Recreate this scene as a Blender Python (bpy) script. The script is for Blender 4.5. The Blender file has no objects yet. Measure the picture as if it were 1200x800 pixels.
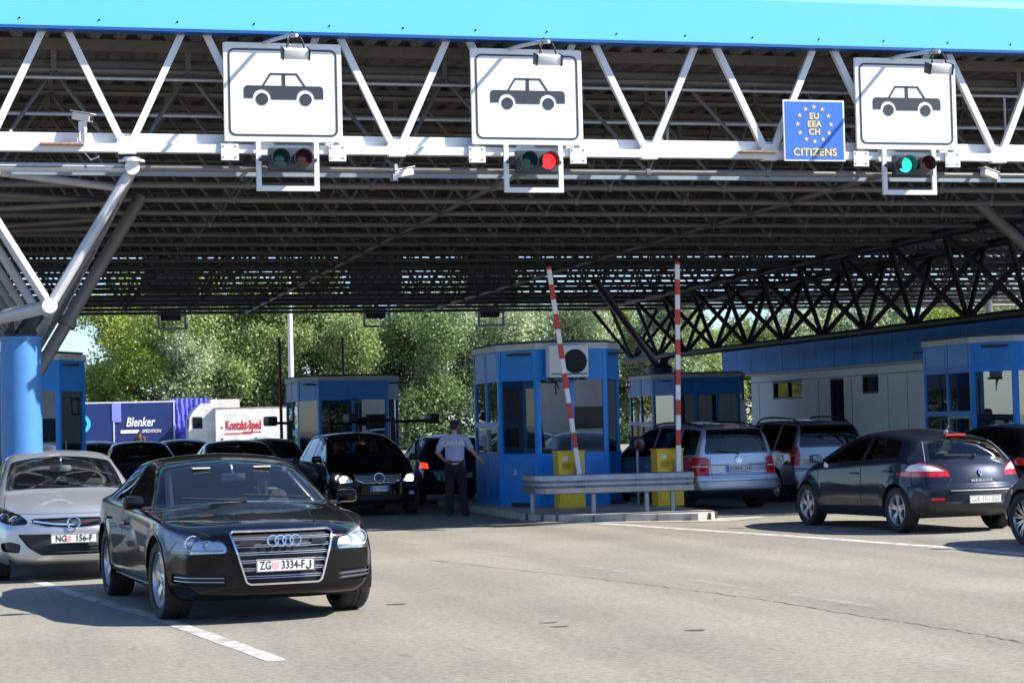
import bpy, bmesh, math, random
import numpy as np
from mathutils import Vector, Matrix, Quaternion
from mathutils.bvhtree import BVHTree
R = math.radians
random.seed(7)
scene = bpy.context.scene
COL = scene.collection

# ------------------------------------------------------------------ camera, light, exposure
cam = bpy.data.cameras.new('camera')
cam.sensor_width = 36.0
cam.lens = 2330.0 / 1200.0 * 36.0
cam.clip_start = 0.3
cam.clip_end = 3000.0
camo = bpy.data.objects.new('camera', cam)
COL.objects.link(camo)
_phi, _roll, _pit = R(14.45), 0.024, math.atan(96.5 / 2330.0)
_F0 = Vector((math.sin(_phi), math.cos(_phi), 0)); _R0 = Vector((math.cos(_phi), -math.sin(_phi), 0)); _Z = Vector((0, 0, 1))
_F = _F0 * math.cos(_pit) + _Z * math.sin(_pit)
_U0 = _R0.cross(_F)
_Rr = _R0 * math.cos(_roll) - _U0 * math.sin(_roll)
_U = _U0 * math.cos(_roll) + _R0 * math.sin(_roll)
camo.matrix_world = Matrix(((_Rr.x, _U.x, -_F.x, 0), (_Rr.y, _U.y, -_F.y, 0), (_Rr.z, _U.z, -_F.z, 1.68), (0, 0, 0, 1)))
scene.camera = camo
scene.render.resolution_x, scene.render.resolution_y = 1024, 682

SUN = Vector((1.0, -0.44, 0.93)).normalized()
world = bpy.data.worlds.new('World')
scene.world = world
world.use_nodes = True
wn = world.node_tree
sky = wn.nodes.new('ShaderNodeTexSky')
sky.sky_type = 'NISHITA'
sky.sun_disc = False
sky.sun_elevation = math.asin(SUN.z)
sky.sun_rotation = math.atan2(SUN.x, SUN.y)
sky.air_density, sky.dust_density, sky.ozone_density = 1.0, 0.25, 1.6
bgn = wn.nodes['Background']
bgn.inputs['Strength'].default_value = 0.08
tint = wn.nodes.new('ShaderNodeMix'); tint.data_type = 'RGBA'; tint.blend_type = 'MULTIPLY'; tint.inputs[0].default_value = 1.0
tint.inputs[7].default_value = (0.78, 0.94, 1.24, 1)
wn.links.new(sky.outputs['Color'], tint.inputs[6])
wn.links.new(tint.outputs[2], bgn.inputs['Color'])
sl = bpy.data.lights.new('sun', 'SUN')
sl.energy = 5.0
sl.angle = R(0.5)
sl.color = (1.0, 0.94, 0.84)
so = bpy.data.objects.new('sun', sl)
so.rotation_mode = 'QUATERNION'
so.rotation_quaternion = SUN.to_track_quat('Z', 'Y')
so.location = (20, -10, 40)
COL.objects.link(so)
scene.view_settings.view_transform = 'Standard'
scene.view_settings.look = 'None'
scene.view_settings.gamma = 1.0
scene.view_settings.use_curve_mapping = False
scene.view_settings.exposure = 1.15
scene.cycles.max_bounces = 8
scene.cycles.transparent_max_bounces = 16

# ------------------------------------------------------------------ materials
def mat(name, col, rough=0.6, metal=0.0, coat=0.0, var=0.0, vscale=4.0, bump=0.0, bscale=60.0, emit=None, estr=0.0, spec=0.5, rvar=0.0, col2=None):
    m = bpy.data.materials.new(name)
    m.use_nodes = True
    nt = m.node_tree
    b = nt.nodes['Principled BSDF']
    b.inputs['Base Color'].default_value = (*col, 1)
    b.inputs['Roughness'].default_value = rough
    b.inputs['Metallic'].default_value = metal
    b.inputs['Coat Weight'].default_value = coat
    b.inputs['Coat Roughness'].default_value = 0.03
    b.inputs['Coat IOR'].default_value = 1.45
    b.inputs['Specular IOR Level'].default_value = spec
    if emit:
        b.inputs['Emission Color'].default_value = (*emit, 1)
        b.inputs['Emission Strength'].default_value = estr
    if var or bump or rvar:
        tc = nt.nodes.new('ShaderNodeTexCoord')
        if var:
            n = nt.nodes.new('ShaderNodeTexNoise')
            n.inputs['Scale'].default_value = vscale
            n.inputs['Detail'].default_value = 6
            n.inputs['Roughness'].default_value = 0.65
            nt.links.new(tc.outputs['Object'], n.inputs['Vector'])
            r = nt.nodes.new('ShaderNodeValToRGB')
            r.color_ramp.elements[0].position = 0.3
            r.color_ramp.elements[1].position = 0.7
            c2 = col2 or col
            r.color_ramp.elements[0].color = (*[c * (1 - var) for c in col], 1)
            r.color_ramp.elements[1].color = (*[min(1, c * (1 + var)) for c in c2], 1)
            nt.links.new(n.outputs['Fac'], r.inputs['Fac'])
            nt.links.new(r.outputs['Color'], b.inputs['Base Color'])
        if rvar:
            n = nt.nodes.new('ShaderNodeTexNoise')
            n.inputs['Scale'].default_value = 3.0
            n.inputs['Detail'].default_value = 5
            nt.links.new(tc.outputs['Object'], n.inputs['Vector'])
            mr = nt.nodes.new('ShaderNodeMapRange')
            mr.inputs['To Min'].default_value = max(0.0, rough - rvar)
            mr.inputs['To Max'].default_value = rough + rvar
            nt.links.new(n.outputs['Fac'], mr.inputs['Value'])
            nt.links.new(mr.outputs['Result'], b.inputs['Roughness'])
        if bump:
            n = nt.nodes.new('ShaderNodeTexNoise')
            n.inputs['Scale'].default_value = bscale
            n.inputs['Detail'].default_value = 4
            nt.links.new(tc.outputs['Object'], n.inputs['Vector'])
            bp = nt.nodes.new('ShaderNodeBump')
            bp.inputs['Strength'].default_value = bump
            bp.inputs['Distance'].default_value = 0.01
            nt.links.new(n.outputs['Fac'], bp.inputs['Height'])
            nt.links.new(bp.outputs['Normal'], b.inputs['Normal'])
    return m

def paint(name, col, metal=0.0, rough=0.35, under=(0.03, 0.03, 0.032), dust=0.06, ior=1.45):
    """car lacquer: clear coat over base, a film of dust low down, plain dark lining on the inside"""
    m = mat(name, col, rough, metal, coat=0.8, spec=0.05)
    m.node_tree.nodes['Principled BSDF'].inputs['Coat IOR'].default_value = ior
    nt = m.node_tree
    b = nt.nodes['Principled BSDF']
    out = nt.nodes['Material Output']
    tc = nt.nodes.new('ShaderNodeTexCoord')
    n = nt.nodes.new('ShaderNodeTexNoise'); n.inputs['Scale'].default_value = 6; n.inputs['Detail'].default_value = 8
    nt.links.new(tc.outputs['Object'], n.inputs['Vector'])
    mx = nt.nodes.new('ShaderNodeMix'); mx.data_type = 'RGBA'
    mx.inputs[6].default_value = (*col, 1); mx.inputs[7].default_value = (0.32, 0.29, 0.25, 1)
    sp = nt.nodes.new('ShaderNodeSeparateXYZ'); nt.links.new(tc.outputs['Object'], sp.inputs[0])
    mr = nt.nodes.new('ShaderNodeMapRange'); mr.inputs['From Min'].default_value = 0.75; mr.inputs['From Max'].default_value = 0.2
    mr.inputs['To Min'].default_value = dust * 0.15; mr.inputs['To Max'].default_value = dust * 2.2
    nt.links.new(sp.outputs['Z'], mr.inputs['Value'])
    mu = nt.nodes.new('ShaderNodeMath'); mu.operation = 'MULTIPLY'
    nt.links.new(mr.outputs['Result'], mu.inputs[0]); nt.links.new(n.outputs['Fac'], mu.inputs[1])
    nt.links.new(mu.outputs[0], mx.inputs[0]); nt.links.new(mx.outputs[2], b.inputs['Base Color'])
    d = nt.nodes.new('ShaderNodeBsdfDiffuse'); d.inputs['Color'].default_value = (*under, 1)
    g = nt.nodes.new('ShaderNodeNewGeometry')
    ms = nt.nodes.new('ShaderNodeMixShader')
    nt.links.new(g.outputs['Backfacing'], ms.inputs[0]); nt.links.new(b.outputs[0], ms.inputs[1]); nt.links.new(d.outputs[0], ms.inputs[2])
    nt.links.new(ms.outputs[0], out.inputs[0])
    return m

def glass(name, tint=(0.5, 0.55, 0.55), rough=0.0, refl=1.0, ior=1.5, haze=0.0):
    m = bpy.data.materials.new(name); m.use_nodes = True
    nt = m.node_tree; nt.nodes.clear()
    out = nt.nodes.new('ShaderNodeOutputMaterial')
    tr = nt.nodes.new('ShaderNodeBsdfTransparent'); tr.inputs[0].default_value = (*tint, 1)
    gl = nt.nodes.new('ShaderNodeBsdfGlossy'); gl.inputs['Roughness'].default_value = rough; gl.inputs['Color'].default_value = (refl, refl, refl, 1)
    fr = nt.nodes.new('ShaderNodeFresnel'); fr.inputs['IOR'].default_value = ior
    mx = nt.nodes.new('ShaderNodeMixShader')
    nt.links.new(fr.outputs[0], mx.inputs[0]); nt.links.new(tr.outputs[0], mx.inputs[1]); nt.links.new(gl.outputs[0], mx.inputs[2])
    last = mx
    if haze:
        df = nt.nodes.new('ShaderNodeBsdfDiffuse'); df.inputs[0].default_value = (0.42, 0.54, 0.64, 1)  # pale blue diffuse layer paints reflected sky haze onto the glass
        m2 = nt.nodes.new('ShaderNodeMixShader'); m2.inputs[0].default_value = haze
        nt.links.new(mx.outputs[0], m2.inputs[1]); nt.links.new(df.outputs[0], m2.inputs[2]); last = m2
    nt.links.new(last.outputs[0], out.inputs[0])
    return m

M = {}
M['white'] = mat('white_paint', (0.66, 0.67, 0.68), 0.45, var=0.05, vscale=3)
M['signwhite'] = mat('sign_sheeting', (0.74, 0.75, 0.75), 0.4, var=0.015, vscale=2)
M['ink'] = mat('sign_ink', (0.035, 0.042, 0.055), 0.45)
M['eu_blue'] = mat('eu_blue', (0.045, 0.16, 0.62), 0.4, var=0.05, vscale=3)
M['yellow_ink'] = mat('yellow_ink', (0.85, 0.58, 0.05), 0.5)
M['cyan'] = mat('fascia_cyan', (0.13, 0.53, 0.78), 0.35, var=0.025, vscale=0.5, coat=0.2)
M['fascia_edge'] = mat('fascia_edge_blue', (0.01, 0.09, 0.32), 0.45)
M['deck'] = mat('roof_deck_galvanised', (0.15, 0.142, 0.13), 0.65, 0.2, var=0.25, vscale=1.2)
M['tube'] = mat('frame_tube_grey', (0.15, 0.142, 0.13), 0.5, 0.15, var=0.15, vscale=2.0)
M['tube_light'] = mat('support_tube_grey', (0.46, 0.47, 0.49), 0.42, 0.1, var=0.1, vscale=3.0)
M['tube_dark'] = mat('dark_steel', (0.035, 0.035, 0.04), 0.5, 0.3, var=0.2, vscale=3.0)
M['column_blue'] = mat('column_blue', (0.05, 0.20, 0.46), 0.55, var=0.08, vscale=3.0, bump=0.15, bscale=90)
M['booth_blue'] = mat('booth_blue', (0.004, 0.27, 0.80), 0.4, coat=0.08, var=0.1, vscale=1.5)
M['booth_blue_dark'] = mat('booth_blue_panel', (0.004, 0.24, 0.74), 0.38, coat=0.08, var=0.1, vscale=2)
M['roof_trim'] = mat('booth_roof_trim', (0.55, 0.56, 0.56), 0.55, var=0.15, vscale=5)
M['roof_top'] = mat('booth_roof_felt', (0.08, 0.075, 0.07), 0.8, var=0.3, vscale=4)
M['black'] = mat('black_plastic', (0.014, 0.014, 0.015), 0.45)
M['blackmatte'] = mat('black_matte', (0.012, 0.012, 0.013), 0.8)
M['rubber'] = mat('tyre_rubber', (0.022, 0.021, 0.02), 0.75, bump=0.1, bscale=200)
M['chrome'] = mat('chrome', (0.82, 0.83, 0.84), 0.12, 1.0)
M['mirror'] = mat('mirror_glass', (0.25, 0.27, 0.29), 0.06, 1.0)
M['alloy'] = mat('alloy_wheel', (0.52, 0.53, 0.55), 0.28, 0.85, var=0.08, vscale=10)
M['steel'] = mat('galvanised_steel', (0.30, 0.325, 0.355), 0.40, 0.6, var=0.22, vscale=6)
M['yellow'] = mat('barrier_yellow', (0.86, 0.53, 0.012), 0.42, var=0.1, vscale=5)
M['arm_white'] = mat('barrier_white', (0.86, 0.86, 0.86), 0.4)
M['red'] = mat('barrier_red', (0.58, 0.035, 0.025), 0.4)
M['plate'] = mat('plate_white', (0.74, 0.74, 0.73), 0.4)
M['plate_blue'] = mat('plate_blue', (0.03, 0.16, 0.60), 0.4)
M['plate_ink'] = mat('plate_ink', (0.02, 0.02, 0.022), 0.5)
M['concrete'] = mat('kerb_concrete', (0.40, 0.38, 0.34), 0.85, var=0.22, vscale=5, bump=0.4, bscale=50)
M['car_glass'] = glass('car_glass', (0.58, 0.66, 0.66), 0.0, 0.95, 1.5)
M['car_glass_dark'] = glass('tinted_glass', (0.13, 0.15, 0.16), 0.0, 0.95, 1.5)
M['wind_glass'] = glass('windscreen_glass', (0.70, 0.78, 0.78), 0.0, 0.95, 1.5, haze=0.006)
M['wind_glass_sky_haze'] = glass('windscreen_glass_sky_haze', (0.94, 0.97, 0.98), 0.0, 0.95, 1.6, haze=0.012)
M['booth_glass'] = glass('booth_glass', (0.34, 0.36, 0.36), 0.0, 0.95, 2.8, haze=0.03)
M['lamp_glass'] = glass('headlamp_glass', (0.93, 0.95, 0.96), 0.0, 1.0, 1.5)
M['frit'] = mat('window_black_border', (0.01, 0.01, 0.011), 0.12, coat=0.5)
M['lamp_bowl'] = mat('headlamp_bowl', (0.74, 0.77, 0.80), 0.25, 0.6, var=0.22, vscale=22)
M['lamp_bowl_dark'] = mat('headlamp_dark_bowl', (0.10, 0.10, 0.11), 0.3, 0.7, var=0.4, vscale=20)
M['lens'] = mat('projector_lens', (0.65, 0.72, 0.78), 0.05, 0.6, coat=1.0)
M['lit_lens'] = mat('lit_headlight_lens', (1, 1, 1), 0.2, emit=(1.0, 0.90, 0.72), estr=5.0)
M['tail_red'] = mat('tail_light_red', (0.55, 0.012, 0.015), 0.12, coat=1.0, var=0.3, vscale=30)
M['tail_white'] = mat('tail_light_clear', (0.72, 0.70, 0.70), 0.12, coat=1.0, var=0.12, vscale=25)
M['tail_lit'] = mat('tail_light_lit', (0.6, 0.05, 0.02), 0.2, emit=(1.0, 0.08, 0.03), estr=0.4)
M['trim'] = mat('unpainted_bumper', (0.03, 0.03, 0.032), 0.55, bump=0.1, bscale=150)
M['seat'] = mat('seat_leather', (0.045, 0.04, 0.036), 0.6)
M['seat_grey'] = mat('seat_cloth', (0.07, 0.07, 0.075), 0.9)
M['dash'] = mat('dashboard', (0.035, 0.034, 0.033), 0.65)
M['beige'] = mat('pillar_lining', (0.60, 0.57, 0.50), 0.8)
M['skin'] = mat('skin', (0.50, 0.27, 0.19), 0.55, var=0.06, vscale=12)
M['hair'] = mat('hair', (0.035, 0.025, 0.02), 0.7, bump=0.4, bscale=120)
M['shirt'] = mat('uniform_shirt', (0.40, 0.41, 0.60), 0.85, var=0.05, vscale=25, bump=0.25, bscale=30)
M['trousers'] = mat('uniform_trousers', (0.006, 0.006, 0.010), 0.85, bump=0.3, bscale=20)
M['navy'] = mat('navy_cloth', (0.014, 0.016, 0.03), 0.85)
M['suit'] = mat('dark_suit', (0.02, 0.02, 0.026), 0.8)
M['shirt_white'] = mat('white_shirt', (0.75, 0.75, 0.76), 0.8)
M['shoe'] = mat('black_shoe', (0.012, 0.012, 0.012), 0.4)
M['paper'] = mat('paper', (0.8, 0.8, 0.8), 0.8)
M['panel_white'] = mat('wall_panel_white', (0.84, 0.86, 0.88), 0.5, var=0.04, vscale=1.2)
M['panel_seam'] = mat('panel_seam', (0.20, 0.22, 0.25), 0.7)
M['fascia_panel'] = mat('blue_cladding', (0.005, 0.26, 0.80), 0.5, var=0.15, vscale=0.9, spec=0.2)
M['dark_glass'] = mat('dark_window', (0.012, 0.014, 0.015), 0.04, coat=0.6)
M['ac_white'] = mat('ac_casing', (0.70, 0.71, 0.70), 0.45, var=0.05, vscale=5)
M['road_white'] = mat('road_paint_worn', (0.50, 0.48, 0.44), 0.8, var=0.30, vscale=7)
M['lens_dark_green'] = mat('unlit_green_lens', (0.004, 0.06, 0.055), 0.12, coat=0.6)
M['lens_dark_red'] = mat('unlit_red_lens', (0.09, 0.008, 0.008), 0.15, coat=0.6)
M['lens_red_on'] = mat('lit_red_lens', (0.6, 0.02, 0.02), 0.3, emit=(1.0, 0.03, 0.035), estr=0.6)
M['lens_green_on'] = mat('lit_green_lens', (0.02, 0.5, 0.4), 0.3, emit=(0.03, 0.75, 0.55), estr=0.55)
M['signal_black'] = mat('signal_housing', (0.035, 0.045, 0.055), 0.5, var=0.1, vscale=8)
M['cam_white'] = mat('camera_casing', (0.62, 0.61, 0.55), 0.45, var=0.08, vscale=9)
M['rust'] = mat('rusty_plate', (0.28, 0.16, 0.10), 0.85, var=0.5, vscale=9)

# ------------------------------------------------------------------ mesh helpers
class MB:
    def __init__(self):
        self.v = []; self.f = []
    def add(self, vs, fs):
        o = len(self.v)
        self.v.extend([tuple(p) for p in vs]); self.f.extend([tuple(i + o for i in q) for q in fs])
        return self
    def box(self, c, s, rot=None, taper=None):
        hx, hy, hz = s[0] / 2, s[1] / 2, s[2] / 2
        t = taper or (1, 1)
        P = [Vector((x * hx * (t[0] if z > 0 else 1), y * hy * (t[1] if z > 0 else 1), z * hz)) for z in (-1, 1) for (x, y) in ((-1, -1), (1, -1), (1, 1), (-1, 1))]
        if rot is not None: P = [rot @ p for p in P]
        c = Vector(c)
        return self.add([p + c for p in P], [(3, 2, 1, 0), (4, 5, 6, 7), (0, 1, 5, 4), (1, 2, 6, 5), (2, 3, 7, 6), (3, 0, 4, 7)])
    def bbox(self, c, s, b=0.01, rot=None):
        """box with bevelled edges"""
        bm = bmesh.new(); bmesh.ops.create_cube(bm, size=1)
        for v in bm.verts: v.co = Vector((v.co.x * s[0], v.co.y * s[1], v.co.z * s[2]))
        bmesh.ops.bevel(bm, geom=list(bm.edges), offset=b, segments=2, affect='EDGES', profile=0.6)
        bm.verts.index_update()
        c = Vector(c)
        vs = [((rot @ v.co) if rot is not None else v.co) + c for v in bm.verts]
        fs = [[v.index for v in f.verts] for f in bm.faces]
        bm.free()
        return self.add(vs, fs)
    def tube(self, p0, p1, r, n=8, r1=None, caps=True):
        p0, p1 = Vector(p0), Vector(p1); r1 = r if r1 is None else r1
        d = (p1 - p0)
        if d.length < 1e-6: return self
        d.normalize()
        a = d.orthogonal().normalized(); b = d.cross(a)
        vs = []
        for p, rr in ((p0, r), (p1, r1)):
            for k in range(n):
                t = 2 * math.pi * k / n
                vs.append(p + (a * math.cos(t) + b * math.sin(t)) * rr)
        fs = [(k, (k + 1) % n, n + (k + 1) % n, n + k) for k in range(n)]
        if caps: fs += [tuple(reversed(range(n))), tuple(range(n, 2 * n))]
        return self.add(vs, fs)
    def path(self, pts, r, n=6, closed=False):
        pts = [Vector(p) for p in pts]; m = len(pts)
        vs = []; prev = None
        for i, p in enumerate(pts):
            if closed: d = pts[(i + 1) % m] - pts[i - 1]
            else: d = pts[min(i + 1, m - 1)] - pts[max(i - 1, 0)]
            d.normalize()
            if prev is None: a = d.orthogonal().normalized()
            else:
                a = prev - d * prev.dot(d)
                a = a.normalized() if a.length > 1e-6 else d.orthogonal().normalized()
            prev = a; b = d.cross(a)
            rr = r[i] if isinstance(r, (list, tuple)) else r
            for k in range(n):
                t = 2 * math.pi * k / n
                vs.append(p + (a * math.cos(t) + b * math.sin(t)) * rr)
        fs = []
        for i in range(m if closed else m - 1):
            j = (i + 1) % m
            for k in range(n): fs.append((i * n + k, i * n + (k + 1) % n, j * n + (k + 1) % n, j * n + k))
        if not closed: fs += [tuple(reversed(range(n))), tuple(range((m - 1) * n, m * n))]
        return self.add(vs, fs)
    def bar(self, p0, p1, w, h, up=(0, 0, 1)):
        """square bar from p0 to p1, w across, h along up"""
        p0, p1 = Vector(p0), Vector(p1); d = (p1 - p0).normalized()
        s = d.cross(Vector(up))
        s = s.normalized() if s.length > 1e-5 else d.orthogonal().normalized()
        u = s.cross(d).normalized()
        vs = [p + s * (a * w / 2) + u * (b * h / 2) for p in (p0, p1) for a, b in ((-1, -1), (1, -1), (1, 1), (-1, 1))]
        return self.add(vs, [(0, 1, 2, 3), (7, 6, 5, 4), (0, 4, 5, 1), (1, 5, 6, 2), (2, 6, 7, 3), (3, 7, 4, 0)])
    def lathe(self, prof, n=24, axis='z', c=(0, 0, 0), closed=False, caps=True):
        """prof: (radius, height) points"""
        vs = []; c = Vector(c)
        for r, h in prof:
            for k in range(n):
                t = 2 * math.pi * k / n
                q = (r * math.cos(t), r * math.sin(t), h)
                if axis == 'x': q = (h, q[0], q[1])
                elif axis == 'y': q = (q[1], h, q[0])
                vs.append(Vector(q) + c)
        m = len(prof); fs = []
        for i in range(m if closed else m - 1):
            j = (i + 1) % m
            for k in range(n): fs.append((i * n + k, i * n + (k + 1) % n, j * n + (k + 1) % n, j * n + k))
        if not closed and caps:
            if prof[0][0] > 1e-6: fs.append(tuple(reversed(range(n))))
            if prof[-1][0] > 1e-6: fs.append(tuple(range((m - 1) * n, m * n)))
        return self.add(vs, fs)
    def prism(self, poly, y0, y1, frame=None):
        """poly in (x, z), extruded along y; frame maps (x,y,z)->Vector"""
        n = len(poly); fr = frame or (lambda x, y, z: Vector((x, y, z)))
        vs = [fr(x, y0, z) for x, z in poly] + [fr(x, y1, z) for x, z in poly]
        fs = [tuple(range(n)), tuple(reversed(range(n, 2 * n)))] + [(i, n + i, n + (i + 1) % n, (i + 1) % n) for i in range(n)]
        return self.add(vs, fs)
    def ball(self, c, r, n=12, m=8):
        rx, ry, rz = r if isinstance(r, (tuple, list)) else (r, r, r)
        vs = [Vector((0, 0, -rz))]
        for i in range(1, m):
            t = -math.pi / 2 + math.pi * i / m
            for k in range(n):
                p = 2 * math.pi * k / n
                vs.append(Vector((rx * math.cos(t) * math.cos(p), ry * math.cos(t) * math.sin(p), rz * math.sin(t))))
        vs.append(Vector((0, 0, rz)))
        fs = [(0, 1 + (k + 1) % n, 1 + k) for k in range(n)]
        for i in range(m - 2):
            for k in range(n): fs.append((1 + i * n + k, 1 + i * n + (k + 1) % n, 1 + (i + 1) * n + (k + 1) % n, 1 + (i + 1) * n + k))
        l = len(vs) - 1
        fs += [(l, 1 + (m - 2) * n + k, 1 + (m - 2) * n + (k + 1) % n) for k in range(n)]
        c = Vector(c)
        return self.add([v + c for v in vs], fs)
    def xform(self, mtx):
        self.v = [tuple(mtx @ Vector(p)) for p in self.v]; return self
    def mesh(self, name, smooth=False, fix=True):
        me = bpy.data.meshes.new(name)
        me.from_pydata(self.v, [], self.f)
        if fix:
            bm = bmesh.new(); bm.from_mesh(me)
            bmesh.ops.recalc_face_normals(bm, faces=bm.faces)
            bm.to_mesh(me); bm.free()
        if smooth:
            me.polygons.foreach_set('use_smooth', [True] * len(me.polygons))
            me.set_sharp_from_angle(angle=R(40))
        return me
    def build(self, name, m, parent=None, smooth=False, fix=True):
        return link(name, self.mesh(name, smooth, fix), m, parent)

def link(name, me, m, parent=None):
    o = bpy.data.objects.new(name, me)
    if m is not None and not me.materials: me.materials.append(m)
    COL.objects.link(o)
    if parent is not None: o.parent = parent
    return o
def tag(o, label=None, cat=None, group=None, kind=None):
    if label: o['label'] = label
    if cat: o['category'] = cat
    if group: o['group'] = group
    if kind: o['kind'] = kind
    return o
def thing(name, label, cat, loc=(0, 0, 0), rz=0.0, group=None):
    o = bpy.data.objects.new(name, None)
    o.empty_display_size = 0.3
    COL.objects.link(o)
    o.location = loc; o.rotation_euler = (0, 0, rz)
    return tag(o, label, cat, group)
def struct(name, mb, m, smooth=False):
    o = mb.build(name, m, None, smooth); o['kind'] = 'structure'; return o
def copy_tree(o, parent=None):
    c = o.copy(); COL.objects.link(c)
    if parent is not None: c.parent = parent
    for ch in list(o.children): copy_tree(ch, c)
    return c
def text_mb(s, size, depth=0.004, align='CENTER', sx=1.0, shear=0.0, bold=0.0, spacing=1.0):
    """text in the (x, z) plane facing -y, centred on the origin"""
    cu = bpy.data.curves.new('lettering', 'FONT')
    cu.body = s; cu.size = size; cu.extrude = depth / 2; cu.align_x = align; cu.align_y = 'CENTER'
    cu.offset = bold; cu.shear = shear; cu.space_character = spacing; cu.resolution_u = 3
    o = bpy.data.objects.new('lettering', cu); COL.objects.link(o)
    dg = bpy.context.evaluated_depsgraph_get()
    me = bpy.data.meshes.new_from_object(o.evaluated_get(dg))
    mb = MB()
    mb.add([(v.co.x * sx, -v.co.z, v.co.y) for v in me.vertices], [tuple(p.vertices) for p in me.polygons])
    COL.objects.unlink(o); bpy.data.objects.remove(o); bpy.data.curves.remove(cu); bpy.data.meshes.remove(me)
    return mb
def roundrect(w, h, r, n=5):
    pts = []
    for cx, cz, a0 in ((w / 2 - r, h / 2 - r, 0), (-w / 2 + r, h / 2 - r, 90), (-w / 2 + r, -h / 2 + r, 180), (w / 2 - r, -h / 2 + r, 270)):
        for k in range(n + 1):
            a = R(a0 + 90 * k / n); pts.append((cx + r * math.cos(a), cz + r * math.sin(a)))
    return pts
def ring_prism(mb, outer, inner, y0, y1, frame=None):
    n = len(outer); fr = frame or (lambda x, y, z: Vector((x, y, z)))
    vs = [fr(x, y, z) for y in (y0, y1) for poly in (outer, inner) for x, z in poly]
    fs = []
    for i in range(n):
        j = (i + 1) % n
        fs += [(i, j, n + j, n + i), (2 * n + j, 2 * n + i, 3 * n + i, 3 * n + j), (i, 2 * n + i, 2 * n + j, j), (n + j, 3 * n + j, 3 * n + i, n + i)]
    return mb.add(vs, fs)
# ------------------------------------------------------------------ ground, road paint
def asphalt():
    m = mat('asphalt', (0.2, 0.2, 0.19), 0.85)
    nt = m.node_tree; b = nt.nodes['Principled BSDF']; L = nt.links
    tc = nt.nodes.new('ShaderNodeTexCoord')
    def noise(sc, det=6, ro=0.6, stretch=None):
        n = nt.nodes.new('ShaderNodeTexNoise'); n.inputs['Scale'].default_value = sc; n.inputs['Detail'].default_value = det; n.inputs['Roughness'].default_value = ro
        if stretch:
            mp = nt.nodes.new('ShaderNodeMapping'); mp.inputs['Scale'].default_value = stretch; mp.inputs['Rotation'].default_value = (0, 0, R(-4))
            L.new(tc.outputs['Object'], mp.inputs[0]); L.new(mp.outputs[0], n.inputs['Vector'])
        else: L.new(tc.outputs['Object'], n.inputs['Vector'])
        return n
    def ramp(n, p0, p1, c0, c1):
        r = nt.nodes.new('ShaderNodeValToRGB'); r.color_ramp.elements[0].position = p0; r.color_ramp.elements[1].position = p1
        r.color_ramp.elements[0].color = (*c0, 1); r.color_ramp.elements[1].color = (*c1, 1); L.new(n.outputs['Fac'], r.inputs[0]); return r
    def mul(a, bb):
        x = nt.nodes.new('ShaderNodeMix'); x.data_type = 'RGBA'; x.blend_type = 'MULTIPLY'; x.inputs[0].default_value = 1
        L.new(a, x.inputs[6]); L.new(bb, x.inputs[7]); return x.outputs[2]
    grain = ramp(noise(16, 9, 0.86), 0.33, 0.68, (0.108, 0.100, 0.080), (0.385, 0.362, 0.305))
    patch = ramp(noise(0.35, 5), 0.35, 0.65, (0.88, 0.88, 0.89), (1.08, 1.07, 1.05))
    lanes = ramp(noise(1.0, 4, 0.5, (0.9, 0.045, 1)), 0.36, 0.62, (0.80, 0.80, 0.81), (1.05, 1.045, 1.035))
    blot = ramp(noise(2.4, 3, 0.5, (1.6, 0.7, 1)), 0.24, 0.33, (0.74, 0.74, 0.75), (1, 1, 1))
    c = mul(mul(mul(grain.outputs[0], patch.outputs[0]), lanes.outputs[0]), blot.outputs[0])
    L.new(c, b.inputs['Base Color'])
    bp = nt.nodes.new('ShaderNodeBump'); bp.inputs['Strength'].default_value = 0.5; bp.inputs['Distance'].default_value = 0.012
    L.new(noise(110, 2).outputs['Fac'], bp.inputs['Height']); L.new(bp.outputs['Normal'], b.inputs['Normal'])
    return m
M['asphalt'] = asphalt()
g = MB(); g.add([(-900, -900, 0), (900, -900, 0), (900, 1500, 0), (-900, 1500, 0)], [(0, 1, 2, 3)])
struct('ground', g, M['asphalt'])
gr = MB(); gr.add([(-300, 139.5, 0.05), (400, 139.5, 0.05), (400, 600, 0.05), (-300, 600, 0.05)], [(0, 1, 2, 3)])
struct('verge', gr, mat('verge_grass', (0.05, 0.075, 0.022), 0.9, var=0.4, vscale=0.3))

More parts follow.
